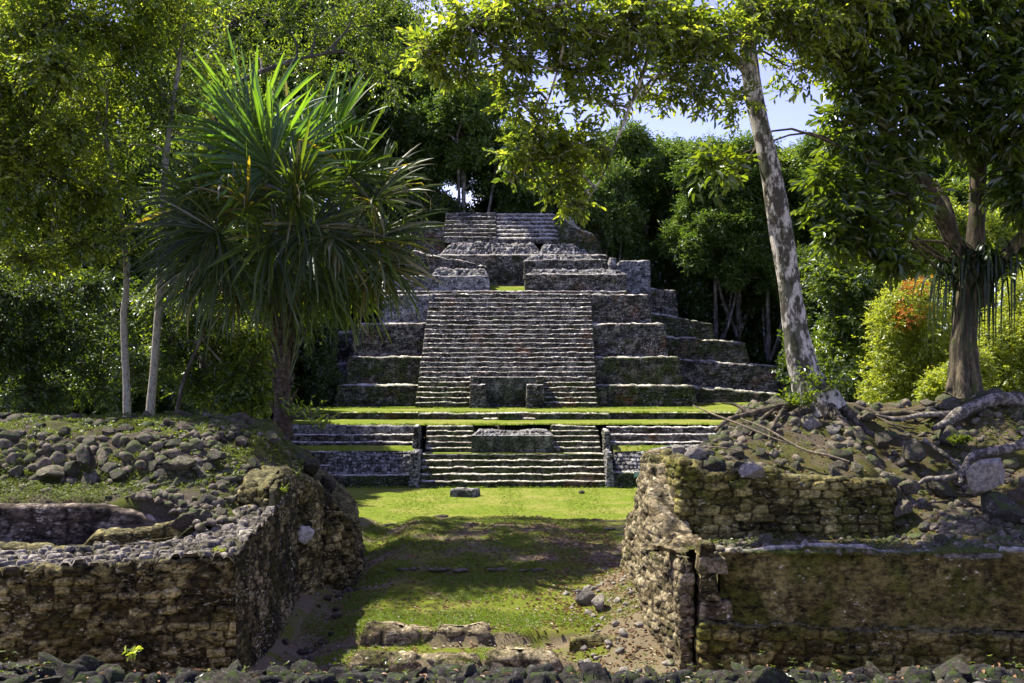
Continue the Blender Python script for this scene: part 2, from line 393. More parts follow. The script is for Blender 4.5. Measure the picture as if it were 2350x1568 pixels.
# ------------------------------------------------------------------ ground materials
def grassmat(name, a, b, dry, dirt, dirtamt, sc=1.0, bare=None):
    m = M(name)
    n1 = m.noise(0.35 * sc, 5, 0.6); n2 = m.noise(3 * sc, 5, 0.6); n3 = m.noise(28 * sc, 4, 0.7); n4 = m.noise(110 * sc, 3, 0.7)
    c = m.mix(m.ramp(n2, 0.3, 0.7), a, b)
    c = m.mix(m.ramp(n1, 0.42, 0.68, 0, 0.75), c, dry)
    c = m.mix(m.ramp(m.noise(9 * sc, 5, 0.75, loc=(3, 3, 3)), 0.55, 0.72, 0, 0.55), c, tuple(x * 0.5 for x in a))
    c = m.mix(m.ramp(n4, 0.35, 0.7, 0.0, 0.55), c, tuple(x * 0.45 for x in a))
    if dirtamt:
        f = m.math('ADD', m.math('MULTIPLY', m.noise(0.6 * sc, 6, 0.66, loc=(7, 2, 1)), 0.75), m.math('MULTIPLY', n3, 0.25))
        fac = m.ramp(f, 0.62 - 0.25 * dirtamt, 0.70 - 0.22 * dirtamt)
        if bare: fac = m.math('MAXIMUM', fac, m.ramp(m.math('ADD', m.attr('bare'), m.math('MULTIPLY', m.math('SUBTRACT', f, 0.5), 2.2)), 0.42, 0.62))
        dc = m.mix(m.ramp(n3, 0.35, 0.7), dirt, tuple(x * 0.45 for x in dirt))
        dc = m.mix(m.ramp(m.voro(9 * sc, scale3=(1, 1, 1)), 0.12, 0.22, 0.6, 0.0), dc, (0.24, 0.21, 0.17))
        c = m.mix(fac, c, dc)
    h = m.math('ADD', m.math('MULTIPLY', n3, 0.5), m.math('MULTIPLY', n4, 0.6))
    return m.done(c, 0.95, m.bump(h, 0.8, 0.05), 0.1)

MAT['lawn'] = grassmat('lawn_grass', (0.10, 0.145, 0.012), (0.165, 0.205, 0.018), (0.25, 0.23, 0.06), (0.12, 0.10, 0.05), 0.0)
MAT['path'] = grassmat('patchy_grass', (0.12, 0.15, 0.014), (0.15, 0.18, 0.018), (0.19, 0.18, 0.045), (0.21, 0.17, 0.10), 0.35, 1.3, bare=True)
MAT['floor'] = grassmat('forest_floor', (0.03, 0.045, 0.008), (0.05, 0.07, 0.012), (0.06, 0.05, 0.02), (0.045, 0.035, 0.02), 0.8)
MAT['mound'] = grassmat('mossy_rubble_soil', (0.055, 0.07, 0.012), (0.085, 0.10, 0.016), (0.10, 0.085, 0.03), (0.085, 0.07, 0.048), 0.65, 1.6, bare=True)
MAT['dirt'] = grassmat('stony_soil', (0.055, 0.062, 0.012), (0.085, 0.088, 0.016), (0.11, 0.09, 0.04), (0.13, 0.105, 0.068), 0.55, 2.2, bare=True)

def interp(x, pts):
    return np.interp(x, [p[0] for p in pts], [p[1] for p in pts])

def axis(spec):
    out = []
    for a, b, st in spec: out.append(np.arange(a, b, st))
    return np.unique(np.round(np.concatenate(out), 4))

def hfield(name, xs, ys, fn, mat, origin=(0, 0, 0), attrs=None, keep=None):
    Xg, Yg = np.meshgrid(xs, ys); Zg = fn(Xg, Yg)
    V = np.stack([Xg, Yg, Zg], -1).reshape(-1, 3); F = gridF(len(ys), len(xs))
    at = {'bare': attrs(Xg, Yg, Zg).ravel()} if attrs else {}
    if keep is not None:
        k = keep(Xg, Yg).ravel(); F = F[k[F].all(axis=1)]
    return mesh(name, V, F, mat, None, at, origin=origin)

def steps_edge(x, y, y0, dz, wd, seed):
    yy = y0 + 0.12 * fxy(x, x * 0, 0.8, 3, seed) + 0.05 * fxy(x, x * 0, 4, 2, seed + 1)
    return dz * sstep(yy, yy + wd, y)

def ground_z(x, y):
    z = interp(y, [(-40, 5.6), (6.0, 5.55), (6.9, 5.0), (9.0, 2.2), (12, 1.75), (18.6, 1.85), (22, 1.9), (25.2, 1.95), (28, 2.15), (31.5, 2.3), (34.2, 2.05), (38, 0.9), (41.5, 0.15), (43.5, 0.0), (66.8, 0.0), (67.2, -0.3), (400, -0.3)])
    mid = sstep(-5.5, -4.2, x) * (1 - sstep(3.2, 4.5, x))
    edge = sstep(12, 16, y) * (1 - sstep(34, 40, y))
    st = steps_edge(x, y, 19.0, 0.26, 0.14, 3) * sstep(-4.4, -3.0, x) + steps_edge(x, y, 20.1, 0.26, 0.16, 7) * sstep(-4.2, -2.9, x) + steps_edge(x, y, 25.7, 0.09, 0.25, 11)
    st = st * (1 - sstep(0.9, 1.6, x))
    st = st + 0.52 * sstep(18.4, 20.6, y) * sstep(0.9, 1.6, x) + 0.22 * (1 - sstep(-4.4, -3.0, x)) * sstep(20.5, 23.5, y)
    z = z + st * (1 - sstep(33, 38, y))
    near = 1 - sstep(48, 60, y)
    z = z + edge * (0.08 * fxy(x, y, 0.7, 4, 1) + 0.05 * fxy(x, y, 2.6, 4, 2)) + near * 0.02 * fxy(x, y, 1.2, 2, 5)
    # rubble talus against the two passage walls
    z = z + edge * (0.38 * sstep(1.5, 3.0, x + 0.3 * fxy(x, y, 0.9, 2, 8)) * (1 - sstep(24, 27, y)) + 0.30 * sstep(-4.2, -5.0, x))
    # crest lip above the lawn
    z = z + 0.10 * np.exp(-((y - 33.4 - 0.6 * fxy(x, x * 0, 0.4, 2, 4)) / 0.9) ** 2)
    lw = (1 - sstep(43, 50, y)) * 0 + 0.06 * fxy(x, y, 0.12, 2, 6) * sstep(42, 46, y) * (1 - sstep(64, 67, y))
    return z + lw

xs = axis([(-400, -60, 20), (-60, -16, 2.0), (-16, -6, 0.4), (-6, 4.6, 0.085), (4.6, 16, 0.4), (16, 60, 2.0), (60, 401, 20)])
ys = axis([(-40, 8, 1.0), (8, 17, 0.4), (17, 35.5, 0.085), (35.5, 46, 0.2), (46, 66.6, 0.8), (66.6, 67.4, 0.2), (67.4, 130, 4), (130, 420, 20)])
def bare(x, y, z):
    b = 0.6 * sstep(-3.4, -4.2, x) * (1 - sstep(24, 30, y)) + 0.75 * sstep(1.2, 2.4, x) * (1 - sstep(24, 30, y))
    b = b + 0.50 * sstep(25.5, 27, y) * (1 - sstep(35.5, 37.5, y)) + 0.9 * (1 - sstep(18.9, 19.6, y)) + 0.6 * np.exp(-((y - 20.1) / 0.3) ** 2) + 0.3 * np.exp(-((y - 25.7) / 0.35) ** 2)
    b = b + 0.55 * sstep(4.5, 1.0, np.abs(x - 0.0) * 0 + y * 0) * 0
    return np.clip(b, 0, 1) * (1 - sstep(38, 42, y))
xs1, ys1 = xs, ys[ys < 42.2]
g = hfield('ground', xs1, ys1, ground_z, MAT['path'], attrs=bare)
tag(g, kind='structure')
g = hfield('lawn', xs, ys[(ys > 41.5)], lambda x, y: ground_z(x, y), MAT['lawn'], keep=lambda x, y: (y < 68) & (np.abs(x) < 34))
tag(g, kind='structure')
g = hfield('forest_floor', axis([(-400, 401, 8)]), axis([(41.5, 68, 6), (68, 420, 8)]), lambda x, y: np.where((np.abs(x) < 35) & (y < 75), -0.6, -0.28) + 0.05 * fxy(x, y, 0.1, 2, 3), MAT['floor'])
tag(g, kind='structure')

# ------------------------------------------------------------------ left and right rubble mounds
def left_z(x, y):
    z = interp(y, [(15, 3.3), (19.95, 3.45), (20.15, 4.95), (21.4, 5.25), (21.9, 5.75), (22.7, 6.25), (24, 6.42), (27, 6.38), (30, 6.3), (37, 4.5), (44, 0.3), (46, -0.5)])
    ramp = sstep(-7.4, -6.1, x)
    zr = interp(y, [(15, 3.4), (18.2, 4.25), (19.5, 4.72), (21.2, 5.15), (22.5, 5.6), (24, 6.1), (27, 6.2), (30, 6.0), (37, 4.0), (44, 0.3), (46, -0.5)])
    z = z * (1 - ramp) + zr * ramp
    n = 0.16 * fxy(x, y, 0.55, 4, 21) + 0.10 * fxy(x, y, 2.2, 3, 22) + 0.05 * fxy(x, y, 6, 2, 23)
    z = z + n * sstep(18, 20.5, y)
    # right shoulder
    xe = interp(y, [(15, -5.0), (20, -5.0), (24, -4.85), (26, -5.1), (30, -6.0), (32, -7.2), (36, -10.5), (46, -15)])
    z = z - 0.75 * sstep(-1.3, -0.2, x - xe) * sstep(19, 22, y) - (z + 1) * sstep(-0.15, 0.6 + 0.06 * np.maximum(y - 24, 0), x - xe)
    return z
def lbare(x, y, z):
    return np.clip(0.75 * sstep(21.3, 21.9, y) * (1 - sstep(22.6, 23.2, y)) + 0.6 * (1 - sstep(19.9, 20.2, y)) + 0.3 * sstep(26, 30, y), 0, 1)
lm = hfield('rubble_mound', axis([(-34, -14, 0.4), (-14, -3.6, 0.075)]), axis([(16.6, 19.6, 0.15), (19.6, 25.5, 0.075), (25.5, 46.5, 0.35)]), left_z, MAT['mound'], attrs=lbare,
            keep=lambda x, y: (x < interp(y, [(15, -5.35), (26, -5.0), (30, -5.4), (32, -6.6), (46, -13.0)])) & (y > np.interp(x, [-16, -9.0, -6.9, -6.1, -5.6, -4.9], [17.7, 18.4, 19.0, 19.3, 20.0, 21.0])))
tag(lm, kind='structure')

def right_z(x, y):
    z = interp(y, [(17.6, 4.42), (20.12, 4.3), (20.4, 5.55), (21.3, 5.95), (22.3, 6.3), (23.3, 6.6), (24.6, 6.78), (27, 6.83), (32, 6.5), (40, 3), (46, -0.4)])
    gul = sstep(7.4, 8.4, x + 0.3 * fxy(y, y * 0, 1.2, 2, 31))
    zg = interp(y, [(17.6, 4.42), (18.8, 4.5), (20.0, 4.75), (21.2, 5.15), (22.4, 5.9), (23.6, 6.45), (24.8, 6.75), (27, 6.85), (32, 6.5), (40, 3), (46, -0.4)])
    zg = zg + 0.55 * sstep(9.6, 11.2, x) * sstep(19, 21, y) * (1 - sstep(23, 26, y))
    z = z * (1 - gul) + zg * gul
    n = 0.15 * fxy(x, y, 0.6, 4, 41) + 0.10 * fxy(x, y, 2.2, 3, 42) + 0.05 * fxy(x, y, 6, 2, 43)
    z = z + n * sstep(18.0, 20.6, y)
    xe = interp(y, [(17.6, 3.2), (20.5, 3.2), (21.4, 3.3), (22.3, 4.0), (24, 4.7), (25, 4.9), (28, 7.0), (40, 14), (46, 18)])
    lo = interp(y, [(17.6, 0.0), (20, 0.1), (22, 0.5), (23.5, 1.3), (25, 3)])
    z = z - lo * sstep(0.9, 0.0, x - xe) - (z + 1) * sstep(0.1, -0.5 - 0.05 * np.maximum(y - 24, 0), x - xe)
    return z
def rbare(x, y, z):
    return np.clip(0.38 + 0.55 * fxy(x, y, 0.9, 3, 51), 0, 1)
rm = hfield('rubble_mound', axis([(2.4, 14, 0.075), (14, 34, 0.4)]), axis([(17.6, 25.5, 0.075), (25.5, 46.5, 0.35)]), right_z, MAT['dirt'], attrs=rbare,
            keep=lambda x, y: (x > interp(y, [(17.6, 3.05), (22, 3.1), (25, 4.3), (28, 6.6), (40, 13.6), (46, 17)])) & ((x > 3.85) | (y > 18.5)) & (y > np.interp(x, [3.76, 4.26, 12, 18], [18.0, 17.88, 17.6, 17.45]) + 0.08))
tag(rm, kind='structure')
def surf(x, y):
    x = np.asarray(x, float); y = np.asarray(y, float)
    z = ground_z(x, y)
    z = np.where((x < -5.0) & (y > 16.6), np.maximum(z, left_z(x, y)), z)
    return np.where((x > 3.1) & (y > 17.7), np.maximum(z, right_z(x, y)), z)

# ------------------------------------------------------------------ stepped platform below the temple
TM, TMM = MAT['temple'], MAT['temple_moss']
plat = thing('stepped_platform', 'low grass topped stone platform with a wide lower staircase rising from the lawn', 'platform', (0, 67, 0))
def box_path(x0, x1, y0, y1): return [(x0, y1), (x0, y0), (x1, y0), (x1, y1)]
SX0, SX1 = X(962, 67), X(1392, 67)
def step_part(name, parent, x0, x1, y0, z0, z1, run, mat, seed, res=0.12, rag=0.05, stone=(0.6, 0.35), rim=(0.12, 0.06), amp=0.04):
    return wall_obj(name, mat, parent, box_path(x0, x1, y0, y0 + run), z0, z1, batter=0.03, rim=rim, top=run * 0.9, res=res,
                    stone=stone, amp=amp, rough=0.05, rag=rag, seed=seed)
zst = [0.42, 0.85, 1.28, 1.70, 2.10]
yst = [67.0, 67.55, 68.1, 68.6, 69.05]
for i in range(5):
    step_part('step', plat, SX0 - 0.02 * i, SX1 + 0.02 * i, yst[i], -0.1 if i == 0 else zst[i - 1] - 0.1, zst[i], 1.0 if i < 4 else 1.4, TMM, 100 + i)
bx0, bx1 = X(1081, 69.8), X(1271, 69.8)
zs2 = [2.48, 2.86, 3.24, 3.60, 3.92]; ys2 = [70.0, 70.4, 70.8, 71.2, 71.55]
for i in range(5):
    step_part('step', plat, SX0 + 0.1, bx0 + 0.15, ys2[i], (zst[4] if i == 0 else zs2[i - 1]) - 0.1, zs2[i], 0.9, TMM, 110 + i)
    step_part('step', plat, bx1 - 0.15, SX1 - 0.1 - (0.0 if i != 4 else 0.2), ys2[i], (zst[4] if i == 0 else zs2[i - 1]) - 0.1, zs2[i], 0.9, TMM, 120 + i)
wall_obj('block', MAT['plaster'], plat, box_path(bx0, bx1, 69.62, 72.0), 2.0, 3.36, batter=0.05, rim=(0.05, 0.04), top=1.2, res=0.1, stone=(0.9, 0.45), amp=0.012, rough=0.05, rag=0.02, seed=130)
wall_obj('rubble_cap', MAT['cobble'], plat, box_path(bx0 + 0.15, bx1 - 0.12, 69.8, 72.0), 3.3, lambda x, y: 3.62 + 0.04 * np.sin((x - bx0) * 0.9 + 2.2), batter=0.4, rim=(0.1, 0.05), top=0.9, res=0.06, stone=(0.26, 0.22), amp=0.16, rough=0.06, seed=131)
# side piers of the lower stair
for (a, b, y0, za, zb, sd) in ((938, 962, 66.9, -0.1, 2.35, 140), (945, 962, 69.6, 2.1, 3.95, 141), (1390, 1409, 66.9, -0.1, 2.35, 142), (1385, 1402, 69.6, 2.1, 3.7, 143)):
    wall_obj('pier', MAT['cobble'] if za < 0 else TM, plat, box_path(X(a, y0), X(b, y0), y0, y0 + 3.2), za, zb, batter=0.12, rim=(0.08, 0.06), top=0.12, res=0.07, stone=(0.42, 0.2), amp=0.07, rough=0.05, rag=0.05, seed=sd)
# wings of the platform
LX0, LX1 = X(560, 68), X(940, 68); RX0, RX1 = X(1403, 68), X(1980, 68)
wall_obj('lower_wall', TMM, plat, [(LX0, 67.6), (LX1, 67.6)], -0.2, 0.78, batter=0.1, rim=(0.15, 0.08), top=0.9, res=0.12, stone=(0.5, 0.3), amp=0.03, rag=0.03, seed=150)
wall_obj('lower_wall', TMM, plat, [(RX0, 67.5), (RX1, 67.5)], -0.2, 0.98, batter=0.1, rim=(0.15, 0.08), top=0.9, res=0.12, stone=(0.5, 0.3), amp=0.03, rag=0.03, seed=151)
wall_obj('cobble_facing', MAT['cobble'], plat, [(X(750, 68), 68.2), (LX1, 68.2)], 0.7, 2.25, batter=0.9, rim=(0.15, 0.08), top=0.3, res=0.06, stone=(0.30, 0.24), amp=0.15, rough=0.07, seed=152)
wall_obj('step', TM, plat, [(LX0, 68.25), (X(752, 68), 68.25)], 0.7, 1.35, batter=0.05, rim=(0.1, 0.06), top=0.5, res=0.12, rag=0.04, seed=153)
wall_obj('step', TM, plat, [(LX0, 68.75), (X(760, 68), 68.75)], 1.3, 2.3, batter=0.05, rim=(0.1, 0.06), top=0.8, res=0.12, rag=0.04, seed=154)
wall_obj('cobble_facing', MAT['cobble'], plat, [(X(1412, 68), 68.1), (X(1600, 68), 68.1), (RX1, 68.1)], 0.85, lambda x, y: 2.15 + 0.5 * sstep(8, 12, x), batter=1.0, rim=(0.15, 0.08), top=0.7, res=0.06, stone=(0.32, 0.24), amp=0.17, rough=0.09, seed=155)
for (x0, x1, tag_) in ((LX0, LX1 + 0.25, 0), (RX0, RX1, 1)):
    zz = [(2.3, 2.86), (2.8, 3.36), (3.3, 3.95)] if tag_ == 0 else [(2.3, 2.88), (2.8, 3.38), (3.3, 3.86)]
    for k, (za, zb) in enumerate(zz):
        wall_obj('step', TM if k < 2 else (MAT['cobble'] if tag_ == 0 else TM), plat, [(x0, 70.1 + 0.55 * k), (x1, 70.1 + 0.55 * k)], za - 0.3, zb, batter=0.05, rim=(0.14, 0.07), top=0.6, res=0.11,
                 stone=(0.5, 0.3) if k < 2 else (0.38, 0.25), amp=0.035 if k < 2 else 0.06, rough=0.05, rag=0.04, seed=160 + 4 * tag_ + k)
# grass terraces
def terrace(name, x0, x1, y0, y1, z, sd, tilt=0.0, bump=0.05):
    g = hfield(name, np.arange(x0, x1, 0.5), np.arange(y0, y1 + 0.01, 0.25), lambda x, y: z + tilt * (y - y0) + bump * fxy(x, y, 0.25, 3, sd) + 0.03 * fxy(x, y, 1.5, 2, sd + 1), MAT['lawn'])
    return tag(g, kind='structure')
terrace('grass_ledge', SX0 + 0.2, SX1 - 0.1, 69.15, 69.95, 2.115, 201, 0.03, 0.02)
terrace('grass_ledge', LX0, LX1 + 0.2, 69.2, 70.15, 2.27, 202, 0.46)
terrace('grass_ledge', X(1412, 68), RX1, 69.2, 70.15, 2.27, 203, 0.46)
terrace('grass_terrace', LX0, RX1, 71.95, 79.6, 3.97, 204, 0.012)
wall_obj('terrace_wall', TMM, plat, [(LX0, 78.9), (X(960, 79), 78.9), (X(960, 79), 78.5), (X(1400, 79), 78.5), (X(1400, 79), 79.0), (X(1980, 79), 79.4)], 3.85, lambda x, y: 4.58 + 0.02 * fxy(x, y, 0.4, 2, 3), batter=0.06, rim=(0.2, 0.09), top=0.5, res=0.12, stone=(0.55, 0.32), amp=0.035, rough=0.07, rag=0.04, seed=170)
terrace('grass_terrace', LX0 - 4, RX1 + 3, 78.9, 104, 4.56, 205, 0.022)
wall_obj('centre_block', TMM, plat, box_path(X(1143, 78), X(1197, 78), 77.9, 79.2), 3.9, 4.62, batter=0.04, rim=(0.1, 0.05), top=0.5, res=0.12, rag=0.03, seed=171)
for (a, b, s_) in ((1106, 1146, 172), (1194, 1232, 173)):
    wall_obj('slab', TMM, plat, box_path(X(a, 78), X(b, 78), 77.9, 78.9), 3.9, 4.2, batter=0.04, rim=(0.2, 0.1), top=0.4, res=0.12, rag=0.03, seed=s_)

# ------------------------------------------------------------------ the temple pyramid
temple = thing('stepped_pyramid', 'tall grey Maya pyramid temple with a broad central staircase above the lawn', 'pyramid', (0, 86, 4.6))
N = 24; Y0, Y1, ZA, ZB = 86.0, 96.0, 4.75, 15.35
def sx(d, which): 
    f = (d - Y0) / (Y1 - Y0)
    return X(953 + (988 - 953) * f, d) if which == 0 else X(1371 + (1356 - 1371) * f, d)
run = (Y1 - Y0) / N; rise = (ZB - ZA) / N
cb0, cb1 = X(1080, 86), X(1249, 86)
for i in range(N):
    y = Y0 + run * i; za = ZA + rise * i; zb = za + rise
    mat = TMM if i < 5 else TM
    k = dict(rim=(0.10, 0.05), amp=0.07)
    if i < 6:
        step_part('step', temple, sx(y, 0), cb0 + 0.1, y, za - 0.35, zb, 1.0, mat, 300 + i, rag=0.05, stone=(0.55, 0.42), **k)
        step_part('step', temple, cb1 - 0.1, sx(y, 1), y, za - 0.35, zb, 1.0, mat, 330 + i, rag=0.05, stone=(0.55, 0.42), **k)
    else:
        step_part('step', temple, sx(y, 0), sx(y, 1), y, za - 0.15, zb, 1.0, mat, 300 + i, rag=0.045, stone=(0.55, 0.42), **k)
wall_obj('recess_wall', MAT['plaster'], temple, [(cb0 + 0.3, 87.2), (cb1 - 0.3, 87.2)], 4.4, ZA + rise * 6, batter=0.1, rim=(0.08, 0.05), top=1.6, res=0.11, stone=(0.7, 0.35), amp=0.03, seed=360)
for (a, b, c, s_) in ((1078, 1096, 1115, 361), (1249, 1230, 1208, 362)):
    x0, x1 = sorted((X(a, 86), X(b, 86))); wall_obj('pier', TM, temple, box_path(x0, x1, 86.0, 88.6), 4.5, ZA + rise * 6 + 0.05, batter=0.05, rim=(0.06, 0.05), top=0.2, res=0.08, stone=(0.4, 0.22), amp=0.06, rag=0.03, seed=s_)
    x0, x1 = sorted((X(a, 85.4), X(c, 85.4))); wall_obj('pier', TM, temple, box_path(x0, x1, 85.4, 86.9), 4.5, 6.75, batter=0.06, rim=(0.06, 0.05), top=0.35, res=0.08, stone=(0.4, 0.22), amp=0.06, rag=0.04, seed=s_ + 4)
# flanking tiers
rimT = (0.6, 0.12)
def tier(name, x0b, x1b, d, y0, zb, zt, depth, mat, seed, bat=0.28, lean=0.0, left=True, **k):
    return wall_obj(name, mat, temple, box_path(x0b, x1b, y0, y0 + depth), zb, (lambda x, y: zt + lean * (x - x0b)) if lean else zt, batter=bat, rim=k.pop('rim', rimT), top=min(1.6, 0.45 * (x1b - x0b)), res=0.14,
                    stone=(0.55, 0.30), amp=0.06, rough=0.18, rag=0.06, seed=seed, erode=0.12)
tiers = [(88.5, 4.4, 6.70, 1600, 1595, 765), (90.5, 6.45, 9.26, 1566, 1560, 790), (92.7, 9.0, 12.42, 1533, 1528, 806), (94.9, 12.1, 15.30, 1497, 1490, 872)]
for i, (d, zb, zt, xr, xrt, xl) in enumerate(tiers):
    inner0, inner1 = sx(min(d + 1.2, 96), 1) - 0.6, sx(min(d + 1.2, 96), 0) + 0.6
    tier('terrace', inner0, X(xr, d), d, d, zb, zt, 8, TMM if i < 2 else TM, 380 + i)
    tier('terrace', X(xl, d), inner1, d, d, zb, zt, 8, TMM if i < 2 else (TM if i == 2 else MAT['white_wall']), 390 + i)
# further tiers wrapping away at each side
wing = [(95.5, 4.4, 1560, 1800, 885, 901), (96.8, 5.9, 1530, 1812, 822, 841), (98.2, 8.2, 1500, 1722, 769, 786), (99.6, 10.2, 1470, 1644, 716, 739), (101, 12.2, 1470, 1560, 660, 664)]
for i, (d, zb, xa, xb, pa, pb) in enumerate(wing):
    x0, x1 = X(xa, d), X(xb, d); za, zb2 = Z(pa, d), Z(pb, d)
    wall_obj('side_terrace', TM if i in (1, 4) else TMM, temple, box_path(x0, x1, d, d + 9), zb, lambda x, y, x0=x0, x1=x1, za=za, zb2=zb2: za + (zb2 - za) * np.clip((x - x0) / (x1 - x0), 0, 1), batter=0.35, rim=rimT if i else (0.5, 0.2),
             top=1.6, res=0.15, stone=(0.55, 0.30), amp=0.06, rough=0.22, rag=0.10, seed=400 + i, erode=0.12)
for i, (d, zb, xa, xb, pa, pb) in enumerate([(95.0, 4.4, 600, 790, 905, 903), (96.2, 5.6, 620, 812, 836, 832), (97.4, 8.2, 640, 830, 764, 758)]):
    x0, x1 = X(xa, d), X(xb, d); za, zb2 = Z(pa, d), Z(pb, d)
    wall_obj('side_terrace', MAT['white_wall'] if i == 1 else TM, temple, box_path(x0, x1, d, d + 9), zb, lambda x, y, x0=x0, x1=x1, za=za, zb2=zb2: za + (zb2 - za) * (x - x0) / (x1 - x0), batter=0.35, rim=(0.9, 0.22), top=1.6, res=0.15, stone=(0.55, 0.3), amp=0.05, rough=0.16, rag=0.06, seed=410 + i)
# upper building
def up(name, mat, xa, xb, d, pb, pt, depth, seed, **k):
    kw = dict(batter=0.06, rim=(0.25, 0.1), top=0.9, res=0.12, stone=(0.5, 0.26), amp=0.05, rough=0.08, rag=0.04); kw.update(k)
    z1 = kw.pop('z1', None) or Z(pt, d)
    return wall_obj(name, mat, temple, box_path(X(xa, d), X(xb, d), d, d + depth), Z(pb, d), z1, seed=seed, **kw)
up('upper_wall', TM, 860, 1440, 96.6, 678, 667, 4, 420)
gs = hfield('grass_patch', np.arange(X(1118, 97), X(1210, 97), 0.25), np.arange(97.3, 100.9, 0.3), lambda x, y: Z(667, 97) + 0.02 + 0.24 * (y - 97.3) + 0.04 * fxy(x, y, 1, 2, 2), MAT['lawn'], origin=(0, 0, 0))
gs.parent = temple; gs.location = -np.array(temple.location)
up('upper_wall', MAT['white_wall'], 875, 1123, 97.3, 668, 632, 1.8, 421)
up('upper_wall', TM, 1204, 1437, 97.3, 668, 628, 1.8, 422)
up('rubble_cap', MAT['cobble'], 990, 1121, 97.9, 634, 616, 2, 423, batter=0.5, stone=(0.35, 0.28), amp=0.2, rough=0.2, rag=0.12)
up('rubble_cap', MAT['cobble'], 1212, 1436, 97.9, 630, 618, 2, 424, batter=0.5, stone=(0.35, 0.28), amp=0.2, rough=0.15, rag=0.1)
up('upper_wall', TM, 1000, 1395, 101.0, 668, 583, 3, 425, rim=(0.4, 0.15))
up('upper_wall', TM, 930, 1120, 99.6, 640, 600, 2, 426, z1=lambda x, y: np.interp(x, [X(940, 99.6), X(1120, 99.6)], [Z(575, 99.6), Z(612, 99.6)]), rag=0.15)
up('upper_wall', TM, 1202, 1394, 99.2, 640, 596, 2, 427, rim=(0.1, 0.06))
up('rubble_cap', MAT['cobble'], 1208, 1364, 99.5, 598, 584, 2, 428, batter=0.5, stone=(0.35, 0.28), amp=0.2, rough=0.15, rag=0.08)
up('upper_wall', MAT['cobble'], 1395, 1440, 98.6, 632, 600, 3, 429, z1=lambda x, y: np.interp(x, [X(1395, 98.6), X(1440, 98.6)], [Z(590, 98.6), Z(626, 98.6)]), batter=0.3, amp=0.14, stone=(0.4, 0.24), top=0.4)
up('upper_wall', MAT['white_wall'], 1420, 1493, 100.2, 680, 597, 4, 430, rag=0.1)
up('rubble_cap', MAT['cobble'], 1005, 1250, 102.4, 590, 556, 3, 431, batter=1.2, stone=(0.45, 0.3), amp=0.25, rough=0.25, rag=0.1)
up('rubble_cap', MAT['cobble'], 1230, 1400, 102.0, 590, 560, 3, 432, z1=lambda x, y: np.interp(x, [X(1230, 102), X(1320, 102), X(1400, 102)], [Z(556, 102), Z(560, 102), Z(588, 102)]), batter=1.0, stone=(0.4, 0.3), amp=0.22, rough=0.3, rag=0.1)
def ux(px, f): return X(px, 104 + 3.5 * f)
for i in range(7):
    f = i / 7; d = 104.5 + 0.5 * i
    z0_, z1_ = Z(554, 104.5) + (Z(489, 107.8) - Z(554, 104.5)) * f, Z(554, 104.5) + (Z(489, 107.8) - Z(554, 104.5)) * (f + 1 / 7)
    step_part('step', temple, X(1018 + 5 * f, d), X(1140, d), d, z0_ - 0.2, z1_, 0.8, TM, 440 + i, rag=0.05, stone=(0.6, 0.4))
    step_part('worn_step', temple, X(1134, d), X(1284 - 8 * f, d), d + 0.14, z0_ - 0.2, z1_, 0.8, TM, 450 + i, rag=0.02, stone=(0.45, 0.28), rim=(0.38, 0.30), amp=0.08)
def shoulder(x, y): return np.interp(x, [X(a, 105.5) for a in (1270, 1282, 1320, 1373, 1400)], [Z(a, 105.5) for a in (494, 496, 517, 536, 584)])
wall_obj('shoulder_wall', TMM, temple, box_path(X(1268, 105.5), X(1404, 105.5), 105.5, 111), Z(600, 105.5), shoulder, batter=0.5, rim=(0.4, 0.3), top=1.6, res=0.14, stone=(0.5, 0.26), amp=0.08, rough=0.2, rag=0.1, seed=460)
up('upper_wall', TM, 880, 1020, 105.3, 590, 519, 5, 461)
g = terrace('grass_slope', X(880, 106), X(1023, 106), 106.2, 112, Z(519, 106), 208, 0.22); g.parent = temple; g.location = -np.array(temple.location); del g['kind']
g = hfield('turf_cap', np.arange(X(1020, 108), X(1290, 108), 0.3), np.arange(108.0, 112, 0.5), lambda x, y: Z(489, 108) + 0.05 + 0.05 * (y - 108) + 0.1 * fxy(x, y, 0.8, 3, 5), MAT['mound']); g.parent = temple; g.location = -np.array(temple.location)
# solid core behind the stepped faces
V, F, at = wall(box_path(X(700, 100), X(1780, 100), 108, 118), 4.0, 14.0, batter=1.0, top=3, res=0.5, stone=(0.6, 0.3), amp=0.05, seed=470)
mesh('core', V, F, TMM, temple, at)
V, F, at = wall(box_path(X(900, 104), X(1420, 104), 108.5, 116), 13.0, 24.3, batter=0.6, top=3, res=0.4, stone=(0.6, 0.3), amp=0.05, seed=471)
mesh('core', V, F, TMM, temple, at)
# ------------------------------------------------------------------ ruined walls in the foreground
RU, RM_ = MAT['ruin'], MAT['ruin_moss']
